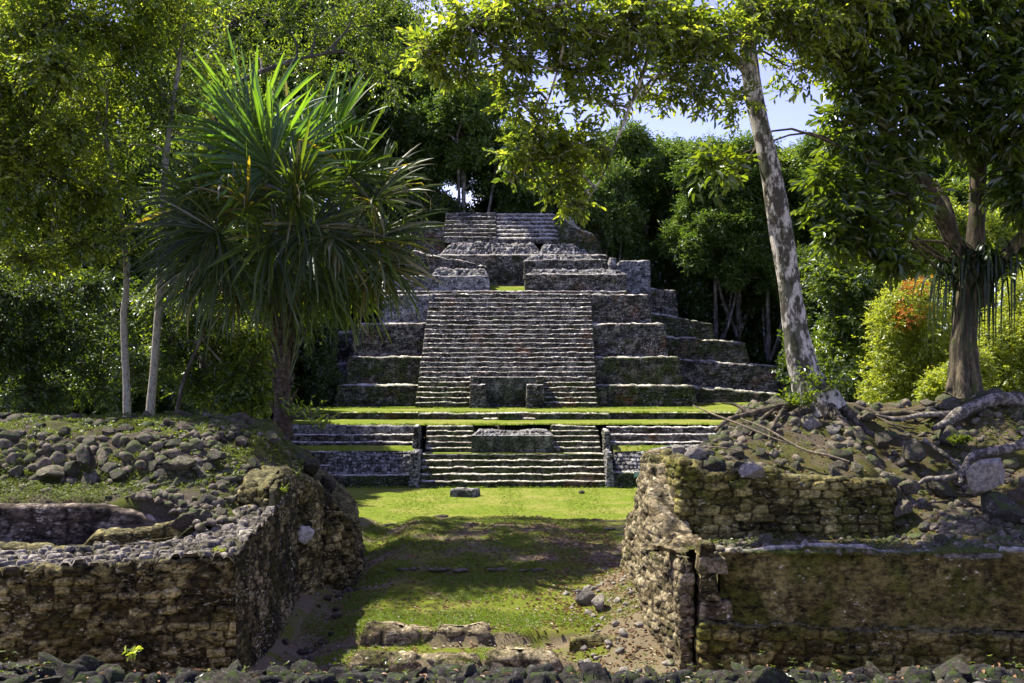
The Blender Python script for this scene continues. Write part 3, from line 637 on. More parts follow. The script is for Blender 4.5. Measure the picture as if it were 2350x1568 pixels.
# left front wall: face towards the viewer, rounded corner, face along the passage
cx, cy = X(592, 18.6), 18.6
t = thing('ruined_wall', 'low olive stone ruin wall with a rubble top, turning the corner into the passage at left', 'wall', (cx, cy, 1.8))
wall_obj('front_face', RU, t, [(-16.0, 14.7), (X(0, 16.7), 16.7), (-4.87, 17.55)], 1.3,
         lambda x, y: np.interp(x, [-9, -4.8], [4.30, 4.40]),
         batter=0.10, rim=(0.10, 0.07), top=0.02, res=0.04, stone=(0.34, 0.15), amp=0.06, rough=0.12, rag=0.03, seed=500, erode=0.07)
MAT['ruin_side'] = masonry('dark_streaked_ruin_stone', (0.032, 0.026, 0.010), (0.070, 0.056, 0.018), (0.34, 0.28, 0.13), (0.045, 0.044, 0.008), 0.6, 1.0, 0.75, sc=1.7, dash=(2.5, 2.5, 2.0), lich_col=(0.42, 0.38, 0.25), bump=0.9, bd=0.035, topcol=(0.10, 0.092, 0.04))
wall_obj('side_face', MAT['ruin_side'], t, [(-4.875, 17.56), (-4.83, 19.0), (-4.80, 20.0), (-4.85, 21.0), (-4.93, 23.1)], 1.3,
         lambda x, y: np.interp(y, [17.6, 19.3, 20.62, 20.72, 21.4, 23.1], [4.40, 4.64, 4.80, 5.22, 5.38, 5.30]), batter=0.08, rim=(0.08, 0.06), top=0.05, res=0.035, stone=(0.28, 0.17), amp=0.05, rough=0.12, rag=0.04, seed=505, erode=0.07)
def ltop(x, y):
    return np.interp(x, [-9, -4.8], [4.30, 4.40]) + np.interp(y, [17.6, 19.3, 20.6], [0, 0.22, 0.42]) * sstep(-6.8, -5.4, x)
# rubble core top between the faces
def rub_top(name, parent, x0, x1, y0f, y1f, zf, seed, mat, st=(0.24, 0.15), amp=0.11, res=0.03):
    xs_ = np.arange(x0, x1, res); n = int(max(1, round(np.max(y1f(xs_) - y0f(xs_)) / res)))
    T = np.linspace(0, 1, n + 1)[:, None]; Xg = np.broadcast_to(xs_, (n + 1, len(xs_))); Yg = y0f(xs_) * (1 - T) + y1f(xs_) * T
    e, r = stones(Xg + 0.25 * Yg, Yg - 0.15 * Xg, st[0], st[1], seed, 0.42)
    jn = sstep(0.02, 0.34, e)
    Zg = zf(Xg, Yg) + amp * (jn - 0.5) + amp * 1.1 * (r - 0.5) + 0.06 * fxy(Xg, Yg, 1.2, 3, seed) + 0.02 * fxy(Xg, Yg, 9, 3, seed + 1)
    return mesh(name, np.stack([Xg, Yg, Zg], -1).reshape(-1, 3), gridF(n + 1, len(xs_)), mat, parent, {'rnd': r.ravel(), 'joint': jn.ravel(), 'topf': np.zeros(r.size)})
fy = lambda x: np.interp(x, [-16, -8.55, -4.9, -4.8], [14.88, 16.82, 17.7, 18.2])
by = lambda x: np.interp(x, [-16, -9.0, -6.9, -6.1, -5.6, -4.9], [17.8, 18.5, 19.25, 20.0, 20.9, 21.6])
MAT['rubtop'] = masonry('rubble_core', (0.045, 0.039, 0.030), (0.12, 0.106, 0.082), (0.29, 0.26, 0.215), (0.06, 0.066, 0.016), 0.45, 0.5, 0.45, sc=2.0, dash=(2, 2, 2), bump=0.9, bd=0.03, lich_col=(0.45, 0.43, 0.38))
rub_top('rubble_core', t, -15.5, -4.86, fy, by, lambda x, y: ltop(x, y) - 0.02, 501, MAT['rubtop'])
wall_obj('back_face', RM_, t, [(-6.0, 20.05), (-6.9, 19.3), (-9.0, 18.52), (-15.5, 17.8)], 3.2, lambda x, y: np.interp(x, [-9, -7.5, -5.4], [4.25, 4.33, 4.6]), batter=0.05, rim=(0.05, 0.04), top=0.02, res=0.07, stone=(0.34, 0.15), amp=0.03, seed=502)
# stepped upper stones at the passage corner
wall_obj('upper_courses', RU, t, [(-6.0, 22.4), (-5.85, 20.95), (-5.0, 20.72), (-4.95, 23.2)], 4.6, lambda x, y: np.interp(y, [20.7, 21.1, 21.8, 22.3, 23.2], [5.22, 5.28, 5.42, 5.45, 5.36]), batter=0.12, rim=(0.08, 0.06), top=0.55, res=0.04, stone=(0.42, 0.14), amp=0.06, rough=0.07, rag=0.10, seed=503)
# second and third stretch of the passage wall at left
t = thing('ruined_wall', 'tall crumbling wall end at left of the passage with a round pale plaster patch', 'wall', (-4.4, 24.0, 2.2))
wall_obj('body', RU, t, [(-6.0, 23.35), (-5.02, 23.3), (-4.72, 23.7), (-4.60, 24.6), (-5.2, 25.6)], 1.7, lambda x, y: 5.12 + 0.12 * np.sin(x * 3 + y * 2), batter=0.12, rim=(0.25, 0.2), top=0.6, res=0.045, stone=(0.34, 0.2), amp=0.05, rough=0.14, rag=0.08, seed=510, erode=0.06)
pm = M('pale_plaster'); c_ = pm.mix(pm.ramp(pm.noise(9, 5, 0.7), 0.4, 0.65), (0.42, 0.40, 0.35), (0.20, 0.18, 0.14))
MAT['patch'] = pm.done(c_, 0.9, pm.bump(pm.noise(20, 5, 0.7), 0.8, 0.03))
th = np.linspace(0, 2 * np.pi, 40, endpoint=False); rr = 0.17 * (1 + 0.08 * np.sin(3 * th + 1) + 0.06 * np.sin(7 * th))
pc = np.array([-4.86, 23.42, Z(1228, 23.35)])
ring = [np.stack([pc[0] + rr * s_ * np.cos(th), pc[1] - 0.09 - 0.0 * th + rr * s_ * np.cos(th) * 0.75 + dy, pc[2] + rr * 1.25 * s_ * np.sin(th)], -1) for s_, dy in ((1.0, 0.10), (0.9, 0.0), (0.5, -0.02), (0.02, -0.025))]
Vp = np.concatenate(ring); Fp = []
for k in range(3):
    for i in range(40): Fp.append((k * 40 + i, k * 40 + (i + 1) % 40, (k + 1) * 40 + (i + 1) % 40, (k + 1) * 40 + i))
mesh('plaster_patch', Vp, np.array(Fp), MAT['patch'], t)
t = thing('ruined_wall', 'far sloping tip of the left passage wall next to the lawn', 'wall', (-4.2, 26.0, 2.2))
wall_obj('body', RU, t, [(-6.2, 24.75), (-4.6, 24.7), (-3.95, 25.3), (-3.72, 26.4), (-4.2, 27.6), (-5.6, 28.2)], 1.6, lambda x, y: np.interp(x, [-5.6, -4.9, -4.3, -3.95, -3.7], [5.0, 4.85, 4.55, 4.0, 3.0]) + 0.08 * np.sin(y * 5), batter=0.22, rim=(0.3, 0.25), top=0.9, res=0.05, stone=(0.34, 0.2), amp=0.07, rough=0.2, rag=0.10, seed=512, erode=0.08)
# back wall of the sunken room, bench in front of it
MAT['ruin_brown'] = masonry('brown_plaster', (0.055, 0.042, 0.028), (0.12, 0.09, 0.06), (0.26, 0.21, 0.16), (0.05, 0.06, 0.012), 0.25, 0.9, 0.7, sc=1.3, dash=(1.2, 1.2, 1.6), lich_col=(0.34, 0.30, 0.24), bump=0.8, bd=0.03)
t = thing('ruined_wall', 'brown stained back wall of the sunken room below the mossy ledge at left', 'wall', (-9, 20, 3.4))
wall_obj('body', MAT['ruin_brown'], t, [(-20, 19.7), (-9.0, 19.85), (-6.7, 19.95), (-6.4, 20.6)], 3.2, lambda x, y: np.interp(x, [-20, -8.6, -7.6, -6.6, -6.3], [5.0, 4.98, 4.86, 4.55, 4.5]), batter=0.05, rim=(0.1, 0.08), top=0.25, res=0.045, stone=(0.55, 0.3), amp=0.02, rough=0.07, rag=0.05, seed=520, erode=0.03)
t = thing('stone_bench', 'dark low stone bench course inside the sunken room', 'bench', (-8, 19.3, 3.4))
wall_obj('body', MAT['ruin'], t, [(-20, 19.0), (-8.4, 19.12), (-6.2, 19.62)], 3.3, lambda x, y: np.interp(x, [-20, -8.3, -8.1, -6.9, -6.3], [4.22, 4.28, 4.5, 4.66, 4.80]), batter=0.04, rim=(0.08, 0.06), top=0.3, res=0.04, stone=(0.5, 0.22), amp=0.05, rough=0.06, rag=0.07, seed=521)

# right hand ruin
t = thing('ruined_wall', 'long mossy ruin wall with a ledge along its foot, filling the lower right', 'wall', (3.4, 18.0, 1.8))
x_c = X(1603, 17.9)
wall_obj('lower_courses', RM_, t, [(x_c + 0.35, 21.0), (x_c - 0.02, 20.0), (x_c - 0.02, 17.75), (12, 17.45), (18, 17.3)], 1.3, lambda x, y: 3.17 - 0.03 * (x - x_c), batter=0.03, rim=(0.06, 0.05), top=0.25, res=0.04, stone=(0.50, 0.22), amp=0.055, rough=0.08, rag=0.05, seed=530, erode=0.06, topstone=(0.2, 0.15), topamp=0.05)
MAT['ruin_plaster'] = masonry('mossy_plaster', (0.060, 0.050, 0.014), (0.115, 0.096, 0.026), (0.24, 0.20, 0.075), (0.075, 0.082, 0.010), 0.60, 0.50, 0.5, sc=1.2, dash=(0.9, 0.9, 0.7), lich_col=(0.42, 0.40, 0.26), bump=0.7, bd=0.03, topcol=(0.24, 0.225, 0.19))
wall_obj('plaster_face', MAT['ruin_plaster'], t, [(x_c + 0.40, 18.8), (x_c + 0.36, 18.0), (x_c + 0.9, 17.88), (12, 17.6), (18, 17.45)], 3.05, lambda x, y: np.interp(x, [3.4, 4.4, 5.2, 7, 18], [4.28, 4.42, 4.50, 4.44, 4.30]) , batter=0.04, rim=(0.05, 0.04), top=0.08, res=0.045, stone=(0.9, 0.5), amp=0.008, rough=0.09, rag=0.08, seed=531, erode=0.07, plain=True, topstone=(0.2, 0.16), topamp=0.07)
# dressed corner blocks
rngc = random.Random(4)
zz = 3.2
for k, (h_, wd) in enumerate(((0.36, 0.62), (0.22, 0.40), (0.28, 0.36), (0.32, 0.52), (0.26, 0.34))):
    wall_obj('corner_block', MAT['ruin_pale'] if k in (0, 3) else RU, t, [(x_c, 17.86), (x_c + wd, 17.82), (x_c + wd - 0.02, 18.35), (x_c + 0.02, 18.38)], zz, zz + h_, closed=True, batter=0.03, rim=(0.07, 0.06), top=0.16, res=0.03, stone=(2, 1), amp=0.01, rough=0.05, seed=535 + k)
    zz += h_ - 0.01
t = thing('ruined_wall', 'upper mossy ruin wall with a jagged pale corner, above the long wall at right', 'wall', (3.4, 20.0, 4.2))
wall_obj('body', RM_, t, [(3.0, 22.3), (X(1545, 20), 20.2), (X(1560, 20), 20.0), (7.55, 19.85), (7.85, 20.1), (8.0, 21.0)], 4.1, lambda x, y: np.interp(x, [3.2, 4.0, 5.5, 7.5, 7.9], [5.92, 5.72, 5.66, 5.62, 5.40]), batter=0.10, rim=(0.10, 0.09), top=0.16, res=0.035, stone=(0.42, 0.17), amp=0.065, rough=0.10, rag=0.10, seed=540, erode=0.08)
# passage wall on the right, lit by the sun
t = thing('ruined_wall', 'sunlit tan rubble stone wall along the right side of the passage', 'wall', (2.7, 21, 2.2))
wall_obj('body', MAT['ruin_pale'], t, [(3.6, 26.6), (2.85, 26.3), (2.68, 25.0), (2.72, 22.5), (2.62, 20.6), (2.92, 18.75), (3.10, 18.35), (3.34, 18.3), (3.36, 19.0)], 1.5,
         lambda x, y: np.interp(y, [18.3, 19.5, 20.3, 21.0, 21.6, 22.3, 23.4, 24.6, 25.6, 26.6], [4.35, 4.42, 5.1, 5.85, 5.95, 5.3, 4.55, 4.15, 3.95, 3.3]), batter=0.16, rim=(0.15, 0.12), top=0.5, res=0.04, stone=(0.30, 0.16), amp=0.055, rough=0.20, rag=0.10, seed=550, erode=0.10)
wall_obj('pillar', MAT['ruin_pale'], t, [(2.98, 18.42), (3.02, 18.02), (3.30, 18.0), (3.32, 18.5)], 1.6, 4.25, batter=0.05, rim=(0.08, 0.08), top=0.15, res=0.035, stone=(0.3, 0.2), amp=0.045, rough=0.08, rag=0.05, seed=551, erode=0.03)

# ------------------------------------------------------------------ rocks
def make_rock_mesh(name, seed, sub=4, flat=0.75, mat=None, cuts=7, rough=0.10, fine=0.03):
    rng = np.random.default_rng(seed)
    bm = bmesh.new(); bmesh.ops.create_icosphere(bm, subdivisions=sub, radius=1.0)
    V = np.array([v.co[:] for v in bm.verts]); F = np.array([[v.index for v in f.verts] for f in bm.faces]); bm.free()
    V = V + V * (rough * fbm(V, 1.3, 3, seed) + rough * 0.5 * fbm(V, 3.5, 3, seed + 4, 0.6))[:, None]
    for _ in range(cuts):
        n = rng.normal(size=3); n /= np.linalg.norm(n); d = rng.uniform(0.42, 0.80)
        k = V @ n; V = V - np.outer(np.maximum(k - d, 0) * 0.93, n)
    V = V * np.array([1, rng.uniform(0.65, 0.9), flat * rng.uniform(0.8, 1.1)])
    nn = V / np.linalg.norm(V, axis=1)[:, None]
    V = V + nn * (0.05 * fbm(V, 3.0, 4, seed + 9, 0.65) + fine * fbm(V, 8, 3, seed + 14, 0.7))[:, None]
    me = bpy.data.meshes.new(name)
    me.from_pydata(V.tolist(), [], F.tolist()); me.polygons.foreach_set('use_smooth', [True] * len(F)); me.update()
    me.materials.append(mat or MAT['rock']); return me
ROCK = {k: [make_rock_mesh('rock', s0 + i, 4, fl, MAT[k], ct, rg, 0.09 if k == 'rock_dark' else 0.035) for i in range(n)] for k, s0, fl, n, ct, rg in (('rock', 10, 0.75, 12, 13, 0.17), ('rock_dark', 40, 0.65, 10, 7, 0.34), ('rock_pale', 70, 0.7, 7, 12, 0.20))}
QUEUE = []
def rock(kind, x, y, z, r, rng, label, group=None, name='rock', sink=0.35, sc=None, rot=None, cat='rock', now=False):
    sc = sc or (r * rng.uniform(0.85, 1.2), r * rng.uniform(0.8, 1.1), r * rng.uniform(0.8, 1.15)); rot = rot or (rng.uniform(-0.4, 0.4), rng.uniform(-0.4, 0.4), rng.uniform(0, 6.28))
    if group and not now:
        if 'edging' in label or 'crest' in label: sc = (r * 1.6, r * 0.9, r * 0.5); rot = (rng.uniform(-0.15, 0.15), rng.uniform(-0.15, 0.15), rng.uniform(-0.4, 0.4))
        QUEUE.append((sc[0] / y, (kind, x, y, z, r, rng, label, group, name, sink, sc, rot, cat))); return
    o = bpy.data.objects.new(name, rng.choice(ROCK[kind])); C.objects.link(o)
    o.location = (float(x), float(y), float(z) + r * (0.55 - sink)); s = sc or (r * rng.uniform(0.85, 1.2), r * rng.uniform(0.8, 1.1), r * rng.uniform(0.8, 1.15))
    o.scale = s; o.rotation_euler = rot or (rng.uniform(-0.4, 0.4), rng.uniform(-0.4, 0.4), rng.uniform(0, 6.28))
    tag(o, label, cat, group); return o
SMALL = {}
for k_, l_ in ROCK.items():
    SMALL[k_] = []
    for i in range(4):
        me = make_rock_mesh('pebble', 200 + i, 2, 0.7, MAT[k_], 6, 0.15)
        v_ = np.empty(len(me.vertices) * 3); me.vertices.foreach_get('co', v_); SMALL[k_].append((v_.reshape(-1, 3), np.array([p.vertices[:] for p in me.polygons]))); bpy.data.meshes.remove(me)
rng = random.Random(11)
# rubble bank of the left mound (row by row, like the dry wall in the photo)
n = 0
for row in range(6):
    px = -40 + rng.uniform(0, 30)
    while px < 730:
        r = rng.choice([0.10, 0.14, 0.17, 0.2, 0.24, 0.31]) * (1.1 if row < 3 else 0.85); d = 21.5 + 0.22 * row + rng.uniform(-0.12, 0.12)
        x = X(px, d)
        if x < -5.0:
            z = float(left_z(np.array([x]), np.array([d]))[0])
            rock('rock', x, d, z, r, rng, 'rough grey stone packed in the rubble bank of the left mound', 'stones of the left rubble bank', sink=0.55)
            n += 1
        px += r * 2285 / d * rng.uniform(1.2, 1.5)
# single boulders one can name
named = [(625, 1020, 24.0, 0.34, 'rock', 'large smooth dark grey boulder near the right end of the left mound, below the palm'),
         (585, 1073, 22.6, 0.30, 'rock', 'dark boulder low on the left mound, in front of the smooth boulder'),
         (420, 1065, 21.6, 0.38, 'rock', 'broad dark boulder at the foot of the rubble bank, middle of the left mound'),
         (118, 1080, 21.4, 0.36, 'rock', 'brown rounded boulder at the foot of the bank, far left'),
         (190, 1044, 21.5, 0.33, 'rock', 'wedge shaped grey stone on top of another, left end of the bank'),
         (500, 1045, 22.0, 0.26, 'rock', 'angular grey stone in the bank, right of the broad boulder'),
         (470, 1163, 20.4, 0.30, 'rock', 'dark squarish rock on the mossy ledge above the sunken room'),
         (2072, 1165, 20.0, 0.36, 'rock', 'grey boulder closing off the right end of the upper ruin wall'),
         (2090, 1120, 20.4, 0.28, 'rock', 'smaller grey boulder above the one at the right end of the upper wall'),
         (468, 1192, 19.7, 0.26, 'rock', 'grey stone wedged where the bench course meets the rubble core'),
         (505, 1178, 20.1, 0.22, 'rock', 'small grey stone behind the wedged one at the inner wall corner'),
         (712, 1085, 24.4, 0.30, 'rock_dark', 'knobbly brown stone on the tip of the left mound above the passage wall'),
         (690, 1060, 24.6, 0.24, 'rock_dark', 'small brown stone behind the knobbly one on the tip of the left mound'),
         (755, 1110, 25.2, 0.26, 'rock_dark', 'rough stone hanging at the outer edge of the left mound beside the lawn'),
         (435, 1200, 19.6, 0.36, 'rock_dark', 'long dark boulder lying at the end of the bench course'),
         (1345, 1395, 22.3, 0.33, 'rock_pale', 'pale angular boulder on the passage floor, left of its smaller neighbour'),
         (1373, 1412, 21.6, 0.30, 'rock_pale', 'brownish grey boulder leaning against the pale one in the passage'),
         (1733, 1078, 20.0, 0.36, 'rock_pale', 'large pale lichened rock hanging over the upper right wall'),
         (1862, 985, 22.6, 0.34, 'rock_pale', 'rounded pale stone under the leaning tree, leftmost of the row'),
         (1912, 988, 22.4, 0.28, 'rock_pale', 'squarish grey stone second in the row under the leaning tree'),
         (1968, 1000, 22.3, 0.30, 'rock', 'upright grey slab of stone third in the row under the leaning tree'),
         (2025, 1010, 22.3, 0.30, 'rock', 'rough grey stone fourth in the row, between the two trees'),
         (2095, 1030, 21.8, 0.38, 'rock', 'tall slanted grey stone at the top of the stony gully'),
         (2270, 1085, 20.2, 0.52, 'rock_pale', 'big flat lichen spotted boulder at the far right'),
         (2160, 1130, 20.8, 0.42, 'rock', 'dark oblong boulder in the gully left of the big flat boulder'),
         (2185, 1000, 22.5, 0.36, 'rock', 'grey boulder under the thick root at the right'),
         (1600, 1042, 20.9, 0.30, 'rock_pale', 'pale knob of stone on the left corner of the upper right ruin'),
         (1640, 1075, 20.4, 0.34, 'rock_dark', 'brown block topping the left corner of the upper right ruin'),
         (1560, 1035, 21.2, 0.24, 'rock_pale', 'small pale stone at the very edge of the upper right ruin'),
         (1690, 1040, 21.0, 0.26, 'rock', 'grey stone resting on soil just right of the ruin corner'),
         (1790, 1060, 20.7, 0.22, 'rock', 'grey rock on the slope right of the hanging pale rock'),
         (1935, 1060, 20.9, 0.30, 'rock', 'grey angular rock on the slope above the end of the upper wall'),
         (2300, 1180, 19.8, 0.55, 'rock', 'broad dark stone mass at the right edge below the flat boulder'),
         (1752, 1252, 19.0, 0.26, 'rock', 'flat brown stone on the ledge of the long right wall'),
         (1850, 1258, 18.6, 0.18, 'rock_pale', 'small pale stone on the ledge right of the flat brown one')]
for (px, py, d, r, k, lab) in named:
    x = X(px, d); z = max(Z(py, d) - r * 0.1, float(surf(np.array([x]), np.array([d]))[0]) + 0.15 * r)
    rock(k, x, d, z, r * (1.15 if 'passage' in lab else 1), rng, lab, None, name='boulder', sink=0.1 if 'passage' in lab else 0.5, cat='boulder')
# loose stones
def scatter(k, cnt, x0, x1, y0, y1, rr, lab, grp, cond=None, sink=0.4):
    c = 0; tries = 0
    while c < cnt and tries < cnt * 14:
        tries += 1
        x = rng.uniform(x0, x1); y = rng.uniform(y0, y1)
        if rng.random() > 0.12 + 0.88 * float(sstep(-0.12, 0.25, fxy(np.array([x]), np.array([y]), 1.1, 3, 321))[0]): continue
        if cond and not cond(x, y): continue
        z = float(surf(np.array([x]), np.array([y]))[0]); rock(k, x, y, z, rr[0] + (rr[1] * 1.25 - rr[0]) * rng.random() ** 2.2, rng, lab, grp, name='stone', sink=sink, cat='stone'); c += 1
scatter('rock', 260, -7.8, -5.2, 19.6, 24.6, (0.025, 0.15), 'small loose stone on the rubbly slope beside the left passage wall', 'loose stones at the left of the passage')
scatter('rock', 130, -11.5, -5.5, 20.2, 21.6, (0.02, 0.12), 'small stone on the mossy ledge above the sunken room', 'stones on the mossy ledge')
scatter('rock_dark', 150, -13, -5.4, 22.9, 26.2, (0.07, 0.26), 'stone lying on the grown over top of the left mound', 'stones on top of the left mound')
scatter('rock', 700, 7.6, 12.5, 18.0, 23.8, (0.02, 0.17), 'loose grey stone in the stony gully at right', 'stones in the gully', sink=0.6)
scatter('rock', 650, 3.2, 8.2, 20.3, 23.8, (0.02, 0.2), 'loose stone on the slope above the upper right wall', 'stones on the right slope', sink=0.6)
scatter('rock', 200, 4.2, 6.8, 22.2, 25.0, (0.09, 0.26), 'brown stone wedged between the roots of the leaning tree', 'stones around the tree roots', sink=0.6)
scatter('rock', 160, 6.5, 13.5, 22.5, 25.5, (0.08, 0.28), 'stone among the roots between the two right trees', 'stones between the right trees')
scatter('rock', 900, 3.6, 12.5, 17.62, 19.9, (0.012, 0.10), 'small stone on the ledge of the long right wall', 'stones on the right ledge')
scatter('rock_pale', 170, 1.2, 2.9, 18.0, 24, (0.015, 0.12), 'fallen rubble stone at the foot of the right passage wall', 'rubble at the right wall foot')
scatter('rock_pale', 130, -4.7, -3.0, 18.2, 25, (0.012, 0.06), 'small pale chip of stone on the bare ground at the left of the passage', 'stone chips at the left of the passage')
scatter('rock_dark', 90, -4.8, -3.8, 19.5, 28, (0.015, 0.14), 'dark stone at the foot of the left passage wall', 'rubble at the left wall foot')
for px, py, d, r in ((965, 1215, 33.6, 0.2), (1010, 1212, 33.4, 0.22), (1135, 1207, 34.0, 0.22), (1160, 1208, 34.0, 0.16), (890, 1216, 33, 0.26), (1060, 1213, 33.8, 0.12), (1400, 1237, 31, 0.16), (1365, 1225, 33, 0.12)):
    rock('rock', X(px, d), d, float(ground_z(np.array([X(px, d)]), np.array([d]))[0]), r, rng, 'stone on the crest of the path where the lawn begins', 'stones on the path crest', name='stone', sink=0.45, cat='stone')
for i, px in enumerate((880, 925, 950, 1000, 1018, 1060, 1130, 1150, 1215, 1240, 1300, 1372, 1392, 1425)):
    d = 25.75; rock('rock', X(px + rng.uniform(-6, 6), d), d, float(ground_z(np.array([X(px, d)]), np.array([d + 0.1]))[0]), rng.uniform(0.08, 0.2), rng, 'flat edging stone in the row across the middle of the path', 'edging stones across the path', name='stone', sink=0.65, cat='stone')
scatter('rock', 190, -8.0, -5.6, 19.2, 20.6, (0.03, 0.16), 'grey stone on the rubbly slope into the sunken room', 'stones sliding into the sunken room')
# step edging blocks in the passage
for (a, b, d, z0_, z1_, s_, lab) in ((795, 1110, 19.02, 1.7, 2.20, 560, 'lower worn stone step across the passage'), (1108, 1290, 19.0, 1.7, 2.22, 561, 'pale lumpy stone block at the right end of the lower passage step'),
                                (828, 1000, 20.05, 2.05, 2.48, 562, 'upper mossy stone step in the passage, left block'), (985, 1130, 20.1, 2.05, 2.50, 563, 'upper mossy stone step in the passage, right block'), (1300, 1490, 19.6, 1.8, 2.42, 564, 'moss covered stone step against the right wall')):
    V, F, at = wall([(X(a, d), d), (X(b, d), d + 0.02), (X(b, d), d + 0.55), (X(a, d), d + 0.6)], z0_, z1_, closed=True, batter=0.06, rim=(0.14, 0.12), top=0.14, res=0.03, stone=(0.9, 0.5), amp=0.03, rough=0.15, rag=0.03, seed=s_, topamp=0.03, erode=0.04)
    o = mesh('stone_step', V, F, MAT['ruin_moss'] if s_ == 564 else MAT['ruin_pale'], None, at, origin=(X((a + b) / 2, d), d, z0_)); tag(o, lab, 'step')
# foreground rubble right below the camera
cnt = 0
for row, d0 in enumerate((5.75, 6.0, 6.3, 6.65, 7.0)):
    px = -60 + rng.uniform(0, 60)
    while px < 2410:
        r = 0.035 + 0.15 * rng.random() ** 2.4; d = d0 + rng.uniform(-0.14, 0.14); x = X(px, d)
        zc = 5.61 + 0.05 * math.sin(px * 0.012 + 1) + (0.05 if px < 300 else 0) - 0.02 * row - (0.12 if row == 4 else 0)
        k = 'rock_dark' if rng.random() < (0.85 if px < 1600 else 0.6) else 'rock'
        rock(k, x, d, zc, r, rng, 'dark rough stone in the rubble heap along the bottom edge', 'rubble stones in the foreground', name='stone', sink=0.5, cat='stone',
             sc=(r * rng.uniform(0.9, 1.5), r, r * rng.uniform(0.45, 0.85)), rot=(rng.uniform(-0.5, 0.5), rng.uniform(-0.7, 0.7), rng.uniform(0, 6.28))); cnt += 1
        px += r * 2285 / d * rng.uniform(1.0, 1.6)
rock('rock_pale', X(1620, 6.0), 5.95, 5.60, 0.14, rng, 'rounded tan stone standing out of the dark rubble at lower right', name='boulder', cat='boulder', sink=0.2)
rock('rock_pale', X(2250, 6.0), 6.0, 5.62, 0.15, rng, 'pale crusted stone at the bottom right of the foreground rubble', name='boulder', cat='boulder', sink=0.2)
rock('rock_dark', X(1775, 6.3), 6.3, 5.58, 0.19, rng, 'largest black stone in the foreground rubble, right of centre', name='boulder', cat='boulder', sink=0.15)
MAT['rubble_dark'] = rockmat('dark_rubble', [(0.022, 0.020, 0.018), (0.034, 0.030, 0.026), (0.06, 0.05, 0.038)], mossamt=0.45, lichen=(0.22, 0.21, 0.19), sc=4.0, li=0.9)
def frub(x, y):
    e, r = stones(x + 0.1 * fxy(x, y, 3, 2, 80), y + 0.1 * fxy(x, y, 3, 2, 81), 0.17, 0.13, 79, 0.45)
    return 0.05 * fxy(x, y, 2, 3, 77) + 0.06 * (sstep(0.0, 0.35, e) - 0.5) + 0.09 * (r - 0.5) + 0.035 * fxy(x, y, 11, 4, 78)
hf = hfield('rubble_soil', np.arange(-4.2, 4.2, 0.016), np.arange(4.6, 7.4, 0.016), lambda x, y: interp(y, [(4.6, 5.57), (5.5, 5.63), (6.6, 5.60), (7.1, 5.4), (7.6, 4.6)]) + frub(x, y), MAT['rubble_dark'], attrs=None)
tag(hf, kind='structure')
QUEUE.sort(key=lambda q: -q[0])
for q in QUEUE[:285]: rock(*q[1], now=True)
from mathutils import Euler
gp = {}
for q in QUEUE[285:]:
    kind, x, y, z, r, rng_, lab, grp, nm, sink, sc_, rot_, cat_ = q[1]
    me = rng.choice(SMALL[kind]); Vv, Fv = me
    R_ = np.array(Euler(rot_).to_matrix()); gp.setdefault(kind, []).append(((Vv * np.array(sc_)) @ R_.T + np.array([x, y, z + r * (0.55 - sink)]), Fv))
for kd, lst in gp.items():
    V, F, _ = merge(lst); o = mesh('loose_rubble', V, F, MAT[kd], None, origin=(0, 20, 2)); tag(o, 'small loose rubble strewn over the mounds and along the walls', 'rubble', kind='stuff')
# stone slab and small stone on the lawn
V, F, at = wall([(X(1032, 62), 62.0), (X(1085, 61.6), 61.55), (X(1103, 62.6), 62.7), (X(1048, 63), 63.2)], -0.1, 0.46, closed=True, batter=0.05, rim=(0.06, 0.06), top=0.45, res=0.06, stone=(3, 2), amp=0.01, rough=0.09, seed=570)
o = mesh('stone_slab', V, F, MAT['cobble'], None, at, origin=(X(1067, 62), 62.3, 0)); tag(o, 'oblong grey stone altar slab lying on the sunlit lawn', 'stone slab')
rock('rock_dark', X(1333, 63.5), 63.5, 0.02, 0.26, rng, 'small dark stone lying alone on the lawn right of the slab', name='stone', cat='stone', sink=0.4)
# little green notice by the lower wall
sg = thing('notice_sign', 'small green notice board on a post in front of the lower wall at right', 'sign', (X(1464, 66.6), 66.6, 0))
def boxm(x0, x1, y0, y1, z0, z1):
    V = np.array([(x, y, z) for x in (x0, x1) for y in (y0, y1) for z in (z0, z1)], float)
    return V, np.array([(0, 1, 3, 2), (4, 6, 7, 5), (0, 4, 5, 1), (2, 3, 7, 6), (0, 2, 6, 4), (1, 5, 7, 3)])
m = M('sign_paint'); MAT['sign'] = m.done(m.mix(m.noise(12), (0.08, 0.22, 0.14), (0.13, 0.30, 0.20)), 0.5)
m = M('sign_lettering'); MAT['signtext'] = m.done(m.mix(m.noise(30), (0.5, 0.55, 0.5), (0.6, 0.62, 0.58)), 0.6)
sxp = X(1464, 66.6)
mesh('board', *boxm(sxp - 0.27, sxp + 0.27, 66.56, 66.6, 0.72, 1.10), MAT['sign'], sg, smooth=False)
mesh('post', *boxm(sxp - 0.03, sxp + 0.03, 66.605, 66.66, -0.05, 1.05), MAT['sign'], sg, smooth=False)
mesh('lettering', *merge([boxm(sxp - 0.22 + 0.02 * (k % 2), sxp + 0.20 - 0.05 * (k % 3), 66.552, 66.558, 1.03 - 0.07 * k, 1.055 - 0.07 * k) for k in range(4)])[:2], MAT['signtext'], sg, smooth=False)
# ------------------------------------------------------------------ vegetation tools
def unit(v): return v / np.maximum(np.linalg.norm(v, axis=-1, keepdims=True), 1e-9)

